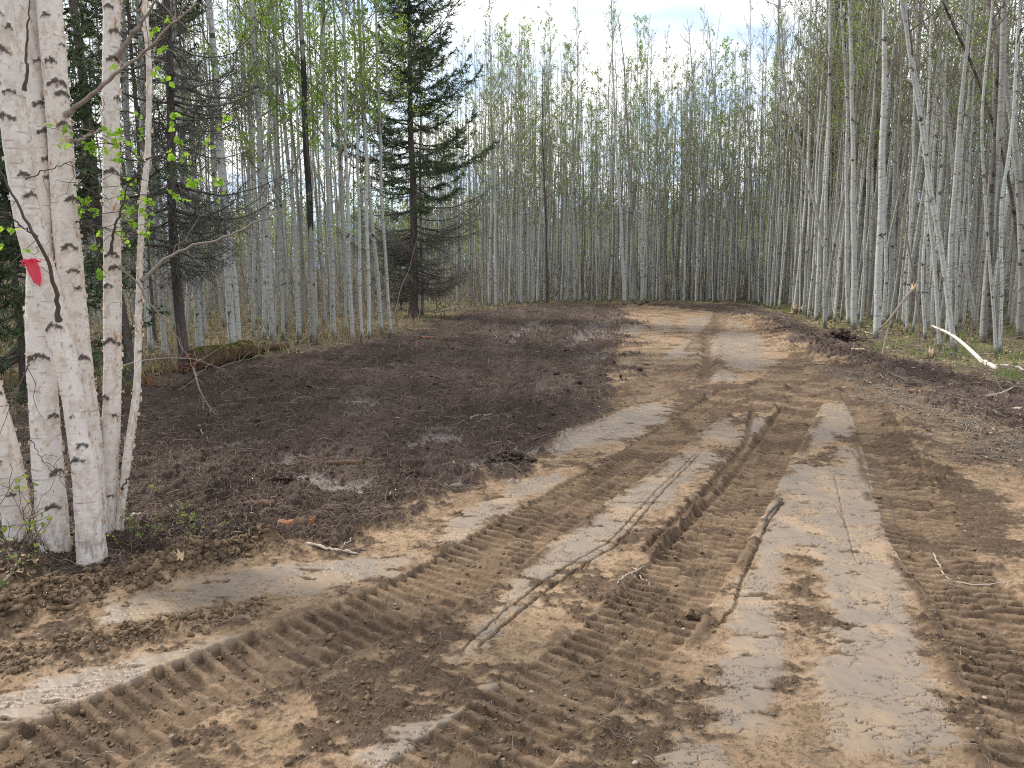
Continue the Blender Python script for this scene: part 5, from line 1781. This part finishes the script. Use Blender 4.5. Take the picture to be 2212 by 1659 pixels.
sticks = [
    ([(666, 1181), (705, 1190), (740, 1196), (772, 1200)], .011, .008, 'stick', 'tan stick lying across the edge of black soil and road'),
    ([(268, 1153), (285, 1135), (303, 1116)], .016, .012, 'stick', 'thick short stick near the foot of the slim birch'),
    ([(736, 1190), (748, 1178), (760, 1165)], .005, .003, 'stick', 'thin twig propped over the tan stick'),
    ([(948, 678), (992, 669), (1048, 659), (1094, 663), (1120, 664)], .035, .02, 'stick', 'long pale bent branch lying past the foot of the tall spruce'),
    ([(1380, 660), (1420, 655), (1470, 648), (1500, 646)], .045, .03, 'twig_dark', 'long dark branch on the far edge before the aspens'),
    ([(1849, 717), (1884, 728), (1940, 726)], .03, .015, 'stick', 'bent stick on the grass by the thickest aspen'),
    ([(2017, 1200), (2042, 1247), (2080, 1258), (2125, 1264), (2189, 1261)], .006, .0025, 'stick', 'long thin grey twig lying on the ridged mud'),
    ([(1334, 1270), (1348, 1250), (1378, 1233), (1392, 1222)], .006, .004, 'stick', 'pale curved root lying between the tracks'),
    ([(1370, 1232), (1392, 1246), (1410, 1263)], .005, .003, 'stick', 'short pale twig touching the curved root between the tracks'),
    ([(1687, 1093), (1668, 1108), (1655, 1122), (1648, 1150)], .010, .004, 'twig_dark', 'dark crooked root poking from the grey clay'),
    ([(2145, 800), (2175, 806), (2212, 815), (2280, 825)], .025, .015, 'pole', 'short white broken branch lying beside the fallen pole'),
    ([(2130, 870), (2170, 858), (2212, 842), (2280, 820)], .014, .006, 'stick', 'bare branch lying in the litter at the edge of view'),
    ([(1960, 866), (2005, 850), (2060, 838)], .010, .006, 'stick', 'thin stick in the litter beside the black soil'),
    ([(1900, 826), (1925, 834), (1935, 846)], .012, .008, 'stick', 'short curved stick on the loose dark soil'),
    ([(2190, 900), (2240, 905), (2300, 920)], .02, .01, 'stick', 'weathered stick on the grey litter'),
    ([(200, 890), (260, 905), (330, 915)], .016, .01, 'stick', 'grey stick lying behind the birch clump'),
    ([(432, 930), (440, 945), (452, 962)], .006, .004, 'stick', 'pale peeled twig on the black soil'),
    ([(905, 815), (940, 822), (968, 826)], .02, .012, 'twig_dark', 'dark branch lying in the middle of the black soil'),
    ([(1010, 912), (1050, 902), (1075, 898)], .012, .006, 'stick', 'thin branch lying mid clearing'),
    ([(-20, 1300), (40, 1245), (90, 1205)], .012, .007, 'stick', 'pale stick leaning in the litter at the foot of the birches'),
    ([(240, 1220), (262, 1236), (282, 1250)], .010, .007, 'twig_dark', 'dark stick on the earth ridge below the slim birch'),
]
for i, (px, r0, r1, mat, lab) in enumerate(sticks):
    lying_thing('fallen_stick', px, r0, r1, mat, lab, 'stick', 60 + i, 7, 0.12, group='sticks lying on the ground', twigs=(4 if i in (6, 11, 4) else 0), n=20, sag=0.003 if r0 < .02 else .01)

# the pale fallen pole: leans on the curving aspen, foot in the litter
def fallen_pole():
    a, b = at(*ZE([(1410, 762)])[0], 14.8), gp(*ZE([(1975, 1192)])[0])
    t = np.linspace(0, 1, 36)[:, None]
    q = a * (1 - t) + b * t
    q[:, 2] += 0.10 * np.sin(t[:, 0] * np.pi) ** 2 + 0.02 * np.sin(t[:, 0] * 9)
    q[:, 0] += 0.03 * np.sin(t[:, 0] * 5)
    r = np.linspace(0.020, 0.038, 36)
    zz = gz(q[:, 0], q[:, 1])
    q[:, 2] = np.maximum(q[:, 2], zz + r * .7)
    o = q[-1].copy(); o[2] = zz[-1]
    root = empty('fallen_pole', tuple(o), 'long white fallen pole lying from the aspens down to the litter', 'pole')
    v, f = lump_tube(q - o, r, 12, 9, 0.06)
    part('trunk', mesh_from('pole_trunk', v, f, M['pole']), root)
    e = q[:3] - o
    e[0] = e[0] + norm(e[0] - e[1]) * 0.03
    v, f = lump_tube(np.array([e[0], (e[0] + e[1]) / 2, e[1]]) + 0, np.array([0.016, 0.023, 0.0235]), 10, 4, 0.2)
    part('broken_end', mesh_from('pole_end', v, f, M['pale_wood']), root)


fallen_pole()


def snapped_sapling():
    f0 = gp(*ZE([(960, 1035)])[0])
    Y = f0[1]
    low = np.array([at(x, y, Y) for x, y in ZE([(960, 1035), (975, 960), (990, 880), (1010, 800), (1032, 722)])])
    up = np.array([at(x, y, Y + d) for (x, y), d in zip(ZE([(935, 785), (1005, 725), (1060, 650), (1120, 570), (1190, 480), (1225, 445)]), (0, 0, .1, .25, .4, .5))])
    o = low[0].copy(); o[2] = float(gz([o[0]], [o[1]])[0])
    root = empty('snapped_sapling', tuple(o), 'snapped sapling with its grey top folded over a pale stem', 'sapling')
    v, f = lump_tube(smooth_line(low, 14) - o, np.linspace(.022, .016, 14), 8, 3, .15)
    part('pale_stem', mesh_from('pale_stem', v, f, M['stick']), root)
    v, f = lump_tube(smooth_line(up, 18) - o, np.linspace(.018, .026, 18), 8, 4, .12)
    part('folded_stem', mesh_from('folded_stem', v, f, M['twig']), root)
    rng = np.random.default_rng(2)
    m = 14
    D = norm(norm(up[-1] - up[-2]) * .6 + rng.normal(size=(m, 3)) * .35 + [0, 0, .35])
    B = np.tile(up[-1] - o, (m, 1)); l = rng.uniform(.06, .2, (m, 1))
    part('splintered_end', mesh_from('splintered_end', *tubes(np.stack([B - D * .03, B + D * l * .5, B + D * l], 1), np.array([[.012, .008, .002]]) * np.ones((m, 1)), 5), M['pale_wood']), root)


snapped_sapling()


CLUMPS = []


def root_clump(px, py, size, label, seed, m=110):
    rng = np.random.default_rng(seed)
    b = gp(px, py); z = float(gz([b[0]], [b[1]])[0])
    root = empty('root_clump', (b[0], b[1], z), label, 'roots')
    x = rng.normal(size=m) * size * .38; y = rng.normal(size=m) * size * .22
    zz = np.maximum(0, size * .28 * (1 - (x / size / .6) ** 2)) * rng.random(m)
    part('soil', mesh_from('clump_soil', *lumps(x, y, size * rng.uniform(.02, .09, m), rng, zz, rough=.5), M['clod_dark'], False), root)
    k = 40
    B = np.column_stack([rng.normal(size=k) * size * .35, rng.normal(size=k) * size * .2, size * .15 * rng.random(k)])
    D = norm(rng.normal(size=(k, 3)) + np.array([0, 0, .3])); L = size * rng.uniform(.15, .5, (k, 1))
    P = B[:, None] + D[:, None] * (L * np.linspace(0, 1, 6))[:, :, None]
    P[:, 1:] += np.cumsum(rng.normal(size=(k, 5, 3)), 1) * size * .02
    P[:, :, 2] = np.maximum(P[:, :, 2], .005)
    part('roots', mesh_from('clump_roots', *tubes(P, np.full((k, 6), size * .010) * np.linspace(1.2, .4, 6), 5), M['root']), root)


CLUMPS.append((1806, 744, 0.9, 'black overturned root lump at the mulch edge below the aspens', 35))


CLUMPS.append((1105, 1000, 0.26, 'dark torn root clump where the black soil meets the road', 37))


CLUMPS.append((612, 1046, 0.24, 'black upturned clump beside the wet patch of soil', 39))


def leaning_twig(px, Y, r, label, seed):
    rng = np.random.default_rng(seed)
    q = np.array([at(x, y, Y + d) for x, y, d in px])
    q = smooth_line(q, 24); o = gp(*px[-1][:2]); o[2] = float(gz([o[0]], [o[1]])[0])
    g = Geo()
    g.add(*tubes((q - o)[None], np.linspace(r, r * .5, 24)[None], 6))
    k = rng.integers(4, 22, 6)
    D = norm(norm(q[-1] - q[0]) + rng.normal(size=(6, 3)) * .5)
    s = np.linspace(0, 1, 4)
    g.add(*tubes((q[k] - o)[:, None] + D[:, None] * (rng.uniform(.1, .35, 6)[:, None] * s)[:, :, None], np.full((6, 4), r * .4), 4))
    single('leaning_branch', g.mesh('leaning_branch', M['twig']), tuple(o), label, 'branch')


leaning_twig([(418, 795, 0.2), (430, 840, 0), (448, 875, 0), (474, 906, 0)], gp(474, 906)[1], .012, 'thin pale branch hanging from the log end onto the black soil', 5)


# small leafy shoots by the road
def shoot(px, py, h, n, label, seed, nl, spread=0.3, mat='twig_dark', leaf='leaf_shoot', lsize=0.022):
    rng = np.random.default_rng(seed)
    b = gp(px, py); z = float(gz([b[0]], [b[1]])[0])
    root = empty('sapling', (b[0], b[1], z - 0.01), label, 'sapling', 'leafy shoots beside the birch clump')
    D = norm(np.column_stack([rng.normal(size=n) * spread, rng.normal(size=n) * spread, np.ones(n)]))
    L = h * rng.uniform(.5, 1.1, n)
    s = np.linspace(0, 1, 8)
    B = np.column_stack([rng.normal(size=n) * h * .22, rng.normal(size=n) * h * .22, np.zeros(n)])
    P = B[:, None] + D[:, None] * (L[:, None] * s)[:, :, None]
    P[:, 1:] += np.cumsum(rng.normal(size=(n, 7, 3)) * h * .02, 1)
    g = Geo(); g.add(*tubes(P, np.full((n, 8), .0030) * np.linspace(1, .4, 8), 5))
    m = n * 4
    bi = rng.integers(0, n, m); k = rng.integers(2, 7, m)
    D2 = norm(D[bi] + rng.normal(size=(m, 3)) * .8)
    P2 = P[bi, k][:, None] + D2[:, None] * (h * rng.uniform(.1, .35, m)[:, None] * np.linspace(0, 1, 5))[:, :, None]
    P2[:, 1:] += rng.normal(size=(m, 4, 3)) * h * .012
    g.add(*tubes(P2, np.full((m, 5), .0017), 4))
    part('stems', g.mesh('shoot_stems', M[mat]), root)
    e = P2[:, 2:].reshape(-1, 3)
    C = e[rng.integers(0, len(e), nl)] + rng.normal(size=(nl, 3)) * .01
    part('leaves', mesh_from('shoot_leaves', *leaf_blades(C, lsize * rng.uniform(.5, 1.2, nl), rng, 0.0), M[leaf], False), root)


shoot(385, 1172, .30, 7, 'reddish thin shoots with small yellow-green leaves on the black soil', 1, 80, .35, 'twig_dark')
shoot(300, 1196, .20, 6, 'low leafy shoot right beside the slim birch foot', 2, 60, .5)
shoot(32, 1262, .75, 9, 'twiggy bush with a few green leaves before the leaning outer birch', 3, 50, .35, 'twig_dark', lsize=.035)
shoot(85, 1240, .45, 6, 'small twiggy shoot at the foot of the thick peeling birch', 4, 40, .4, lsize=.03)
shoot(450, 1185, .18, 5, 'sparse low shoot at the edge of black soil farther from the birches', 5, 30, .5)
shoot(255, 860, .8, 10, 'pale green bush behind the slim birch stem', 6, 140, .4, lsize=.04)
shoot(-30, 1230, .9, 8, 'leafless twiggy bush outside the leaning birch', 7, 40, .4, lsize=.03)
print('items', round(time.time() - T0, 1))

# ------------------------------------------------------------------ loose cover that nobody could count
def scatter_px(n, x0, x1, y0, y1, rng, ypow=1.0):
    x = rng.uniform(x0, x1, n); y = y0 + (y1 - y0) * rng.random(n) ** ypow
    k = (0 - CAMH)
    dx = (x - W0 / 2) / FPX; dy = (H0 / 2 - y) / FPX
    dz = -SP + dy * CP; t = k / dz
    return dx * t, (CP + dy * SP) * t


def fibres(n_try, region, rng, lmin, lmax, r, curl, mask_fn, K=5, lift=0.004, dscale=8.0, up=0.1):
    x, y = scatter_px(n_try, *region, rng)
    m = mask_fn(x, y)
    x, y = x[m], y[m]; n = len(x)
    D = np.sqrt(x * x + y * y)
    L = rng.uniform(lmin, lmax, n) * np.clip(D / dscale, 0.7, 2.2)
    a = rng.random(n) * 6.28
    da = rng.normal(size=(n, K)) * curl
    ang = a[:, None] + np.cumsum(da, 1)
    st = L[:, None] / (K - 1)
    X = x[:, None] + np.cumsum(np.cos(ang) * st, 1); Y = y[:, None] + np.cumsum(np.sin(ang) * st, 1)
    rr = r * rng.uniform(.5, 1.4, n) * np.clip(D / dscale, 0.7, 3.0)
    Z = gz(X.ravel(), Y.ravel()).reshape(n, K)
    ztop = Z.max(1, keepdims=True)
    Z = 0.5 * Z + 0.5 * np.minimum(ztop, Z + 0.03) + rr[:, None] * .6 + lift + rng.random((n, 1)) * up * L[:, None] * np.linspace(-.3, 1, K)[None]
    return tubes(np.stack([X, Y, Z], -1), rr[:, None] * np.linspace(1, .6, K)[None], 4)


def mk(name, thr=0.5):
    def f(x, y):
        return ground(x, y)[1][name] > thr
    return f


rng = np.random.default_rng(77)
g = Geo()
g.add(*fibres(24000, (-200, 1420, 660, 1240), rng, .03, .13, .0024, .6, mk('mulch'), up=.25))
g.add(*fibres(2500, (-200, 1420, 660, 1240), rng, .12, .34, .0034, .4, mk('mulch'), up=.2))
g.add(*fibres(2500, (1300, 2400, 655, 1010), rng, .08, .4, .003, .4, mk('mulch')))
stuff('root_debris', g.mesh('root_debris', M['root']), 'torn roots and fibres strewn over the black soil', 'debris')
g = Geo()
g.add(*fibres(2600, (100, 2400, 700, 1650), rng, .03, .14, .0016, .35, lambda x, y: rng.random(len(x)) < .6))
g.add(*fibres(3600, (1700, 2500, 760, 1150), rng, .08, .40, .0028, .3, mk('debris', .35)))
stuff('fallen_twigs', g.mesh('fallen_twigs', M['brush']), 'fine twigs and root hairs strewn over the mud', 'twigs')

g = Geo()
x, y = scatter_px(420, -100, 2300, 665, 1240, rng)
gm = ground(x, y)[1]
k = (gm['mulch'] > .5) | (gm['debris'] > .4)
x, y = x[k], y[k]
C = np.column_stack([x, y, gz(x, y) + .012])
D = norm(np.column_stack([rng.normal(size=len(x)), rng.normal(size=len(x)), rng.normal(size=len(x)) * .2]))
L = rng.uniform(.008, .034, len(x)) * np.clip(y / 8, .6, 1.6)
g.add(*tubes(np.stack([C - D * L[:, None], C, C + D * L[:, None]], 1), np.array([[.2, 1, .25]]) * (L * .22)[:, None], 5))
stuff('wood_chips', g.mesh('wood_chips', M['chip']), 'pale wood chips dotted over the black soil', 'wood chips')


def ball(n=2):
    """unit cube-sphere with n quads per edge"""
    vs = {}; q = []
    t = np.linspace(-1, 1, n + 1)
    def idx(p):
        p = tuple(np.round(p, 5)); return vs.setdefault(p, len(vs))
    for ax in range(3):
        for sg in (-1, 1):
            for i in range(n):
                for j in range(n):
                    c = []
                    for (a, b) in ((0, 0), (1, 0), (1, 1), (0, 1)):
                        p = [0, 0, 0]; p[ax] = sg; p[(ax + 1) % 3] = t[i + a]; p[(ax + 2) % 3] = t[j + b]
                        c.append(idx(p))
                    q.append(c if sg > 0 else c[::-1])
    v = np.array(list(vs.keys()), float)
    return norm(v), np.array(q)


def lumps(x, y, size, rng, z=None, flat=.75, n=2, rough=.50, sink=.3):
    bv, bq = ball(n)
    m = len(x)
    z = gz(x, y) if z is None else z
    k = rng.normal(size=(m, 3, 3)) * 2.2; ph = rng.random((m, 3)) * 6.28
    f = 1 + rough * np.sin(np.einsum('vc,mkc->mvk', bv, k) + ph[:, None, :]).sum(-1) * .6 + rough * .45 * rng.normal(size=(m, len(bv)))
    sc = size[:, None] * rng.uniform(.7, 1.3, (m, 3)); sc[:, 2] *= flat
    V = bv[None] * f[:, :, None] * sc[:, None, :]
    a = rng.random(m) * 6.28; c, s = np.cos(a)[:, None], np.sin(a)[:, None]
    X = V[:, :, 0] * c - V[:, :, 1] * s + x[:, None]; Y = V[:, :, 0] * s + V[:, :, 1] * c + y[:, None]
    Z = V[:, :, 2] + (z + size * flat * (1 - 2 * sink) * .6)[:, None]
    Q = (bq[None] + (np.arange(m) * len(bv))[:, None, None]).reshape(-1, 4)
    return np.stack([X, Y, Z], -1).reshape(-1, 3), Q


for cl in CLUMPS:
    root_clump(*cl)

g = Geo()
x, y = scatter_px(6000, -50, 2300, 860, 1659, rng)
gm = ground(x, y)[1]
k = (gm['loose'] > .55) & (gm['clay'] < .08) & (gm['mulch'] < .3) & (gm['forest'] < .4)
x, y = x[k], y[k]
g.add(*lumps(x, y, .0035 + .010 * rng.random(len(x)) ** 4, rng))
for line, hh, hw, n, big in ((BERMS[0][0], 0, .16, 2600, .017), (BERMS[1][0], 0, .12, 700, .012), (TRACKS[0][0], 0, .3, 200, .008), (TRACKS[1][0], 0, .25, 200, .008)):
    t = rng.random(n) * (len(line) - 1.001); i = t.astype(int)
    p = line[i] * (1 - (t - i))[:, None] + line[i + 1] * (t - i)[:, None] + rng.normal(size=(n, 2)) * hw * .55
    gm = ground(p[:, 0], p[:, 1])[1]
    ok = (p[:, 1] > 2.0) & (gm['clay'] < .15)
    p = p[ok]; n = len(p)
    g.add(*lumps(p[:, 0], p[:, 1], .005 + big * rng.random(n) ** 2.5, rng))
stuff('soil_clods', g.mesh('soil_clods', M['clod'], False), 'crumbled clods of brown earth along the tracks and ridge', 'soil')
g = Geo()
x, y = scatter_px(5000, -100, 2300, 668, 1230, rng)
gm = ground(x, y)[1]
k = (gm['mulch'] > .6) & (gm['clayd'] < .3)
x, y = x[k], y[k]
g.add(*lumps(x, y, (.007 + .026 * rng.random(len(x)) ** 3) * np.clip(y / 9, .6, 1.5), rng, flat=.6, rough=.5))
stuff('dark_clods', g.mesh('dark_clods', M['clod_dark'], False), 'lumps of black torn topsoil', 'soil')
g = Geo()
x, y = scatter_px(320, -50, 2300, 1100, 1659, rng)
gm = ground(x, y)[1]
k = (gm['clay'] < .3) & (gm['forest'] < .3)
x, y = x[k], y[k]
g.add(*lumps(x, y, .003 + .008 * rng.random(len(x)) ** 3, rng, flat=.7, n=3, rough=.08))
stuff('pebbles', g.mesh('pebbles', M['pebble']), 'small pale pebbles in the mud', 'pebbles')
print('clods', round(time.time() - T0, 1))

# forest floor: dry leaves, twigs, green ground plants, grass
fm = mk('forest', .5)
def floor_points(n, region, extra=None):
    x, y = scatter_px(n, *region, rng)
    m = forest_mask(x, y) > .5
    m &= (y < 46) & (y > 2.5)
    x, y = x[m], y[m]
    if extra is not None:
        m = extra(x, y); x, y = x[m], y[m]
    return x, y, base_height(x, y) + 0.05


g = Geo()
for reg, n in (((-300, 2500, 645, 900), 30000), ((-500, 320, 860, 1320), 6000)):
    x, y, z = floor_points(n, reg)
    C = np.column_stack([x, y, z + rng.random(len(x)) * .05])
    g.add(*kites(C, rng.uniform(.03, .065, len(x)) * np.clip(y / 12, .8, 1.8), rng, .7, flat=1.0))
x, y = scatter_px(6000, 1600, 2500, 690, 1150, rng)
gm = ground(x, y)[1]; k = (gm['debris'] > .3) | (gm['mulch'] > .5)
x, y = x[k], y[k]
g.add(*kites(np.column_stack([x, y, gz(x, y) + .012]), rng.uniform(.02, .05, len(x)), rng, .7, flat=1.2))
stuff('leaf_litter', g.mesh('leaf_litter', M['litter'], False), 'dry brown leaves covering the forest floor', 'leaf litter')

g = Geo()
x, y, z = floor_points(3500, (-300, 2500, 645, 900))
n = len(x); a = rng.random(n) * 6.28; L = rng.uniform(.2, 1.3, n)
D = np.column_stack([np.cos(a), np.sin(a), rng.normal(size=n) * .10])
B = np.column_stack([x, y, z + .03])
s = np.linspace(-.5, .5, 5)
P = B[:, None] + D[:, None] * (L[:, None] * s)[:, :, None] + rng.normal(size=(n, 5, 3)) * .025
g.add(*tubes(P, (rng.uniform(.003, .010, n) * np.clip(y / 15, .7, 1.6))[:, None] * np.linspace(1, .5, 5)[None], 4))
stuff('fallen_branches', g.mesh('fallen_branches', M['brush']), 'dead twigs and branches littering the forest floor', 'branches')

g = Geo()
def clumpy(thr, sc, seed):
    return lambda x, y: fbm(x / sc, y / sc, seed, 3) > thr
for reg, n, thr in (((1500, 2500, 645, 900), 17000, .08), ((900, 1800, 640, 680), 7000, .05), ((-300, 1000, 640, 860), 12000, .12), ((-500, 320, 860, 1320), 1500, .1)):
    x, y, z = floor_points(n, reg, clumpy(thr, 1.4, 123))
    hgt = rng.random(len(x)) ** 1.7 * .30
    g.add(*kites(np.column_stack([x, y, z + .02 + hgt]), rng.uniform(.035, .075, len(x)) * np.clip(y / 16, .6, 1.6), rng, .75, flat=.8))
stuff('ground_plants', g.mesh('ground_plants', M['cover'], False), 'low green plants on the forest floor', 'ground cover')

def blades(n, reg, thr, h, mat, name, label, seed):
    x, y, z = floor_points(n, reg, clumpy(thr, 1.1, seed))
    m = len(x)
    lean = rng.normal(size=(m, 2)) * .45
    H = h * rng.uniform(.5, 1.3, m)
    w = .004 * np.clip(y / 8, .7, 3)
    a = rng.random(m) * 6.28
    side = np.column_stack([np.cos(a), np.sin(a), np.zeros(m)]) * w[:, None]
    B = np.column_stack([x, y, z])
    Mi = B + np.column_stack([lean * H[:, None] * .35, H * .6]); T = B + np.column_stack([lean * H[:, None], H * .95])
    V = np.stack([B - side, B + side, Mi + side * .8, Mi - side * .8, T + side * .1, T - side * .1], 1).reshape(-1, 3)
    k = (np.arange(m) * 6)[:, None]
    Q = np.concatenate([k + np.array([[0, 1, 2, 3]]), k + np.array([[3, 2, 4, 5]])])
    stuff(name, mesh_from(name, V, Q, M[mat], False), label, 'grass')


blades(26000, (-300, 1000, 640, 860), .05, .28, 'drygrass', 'dry_grass', 'straw-coloured dry grass among the trees', 131)
blades(9000, (1500, 2500, 660, 860), .05, .16, 'grass', 'green_grass', 'thin new grass at the foot of the aspens', 137)

# thin brush between the stems
def brush():
    g = Geo(); l = Geo()
    n = 13000
    x = rng.uniform(-50, 50, n); y = rng.uniform(7, 70, n)
    k = (np.abs(x) < y * .78 + 2)
    x, y = x[k], y[k]
    sd = sd_poly(x, y, CLEARING, 40.0)
    ang = np.arctan2(x, y)
    k = (sd > .9) & (rng.random(len(x)) < .35 + .5 * (fbm(x / 4, y / 4, 141, 2) > -.1)) & ~((ang < -.42) & (y < 10))
    x, y = x[k], y[k]; n = len(x)
    H = rng.uniform(.7, 3.2, n) * rng.uniform(.5, 1.2, n)
    z0 = base_height(x, y)
    D = norm(np.column_stack([rng.normal(size=(n, 2)) * .22, np.ones(n)]))
    K = 6; s = np.linspace(0, 1, K)
    P = np.column_stack([x, y, z0])[:, None] + D[:, None] * (H[:, None] * s)[:, :, None]
    P[:, 1:] += np.cumsum(rng.normal(size=(n, K - 1, 3)) * .03, 1) * H[:, None, None] * .6
    r = (.004 + .0035 * H) * np.clip(y / 25, .7, 1.6)
    g.add(*tubes(P, r[:, None] * (1 - .7 * s)[None], 4))
    m = 9
    bi = np.repeat(np.arange(n), m); u = rng.uniform(.2, 1, len(bi)); k0 = np.minimum((u * (K - 1)).astype(int), K - 2)
    B = P[bi, k0]
    D2 = norm(rng.normal(size=(len(bi), 3)) * .7 + np.array([0, 0, .55]))
    L2 = H[bi] * rng.uniform(.12, .40, len(bi))
    P2 = B[:, None] + D2[:, None] * (L2[:, None] * np.linspace(0, 1, 4))[:, :, None]
    P2[:, 1:] += rng.normal(size=(len(bi), 3, 3)) * (.06 * L2)[:, None, None]
    g.add(*tubes(P2, np.full((len(bi), 4), .0028) * np.clip(y[bi] / 18, .7, 2.2)[:, None], 3))
    nl = 9000
    j = rng.integers(0, len(bi), nl)
    l.add(*kites(P2[j, 3] + rng.normal(size=(nl, 3)) * .04, rng.uniform(.04, .07, nl) * np.clip(y[bi[j]] / 20, .7, 1.8), rng, .75))
    root = bpy.data.objects.new('undergrowth', g.mesh('undergrowth', M['brush'])); COL.objects.link(root)
    root['kind'] = 'stuff'; root['label'] = 'thin grey brush filling the gaps between the stems'; root['category'] = 'undergrowth'
    part('leaves', l.mesh('brush_leaves', M['leaf_olive'], False), root)


brush()
print('done', round(time.time() - T0, 1))
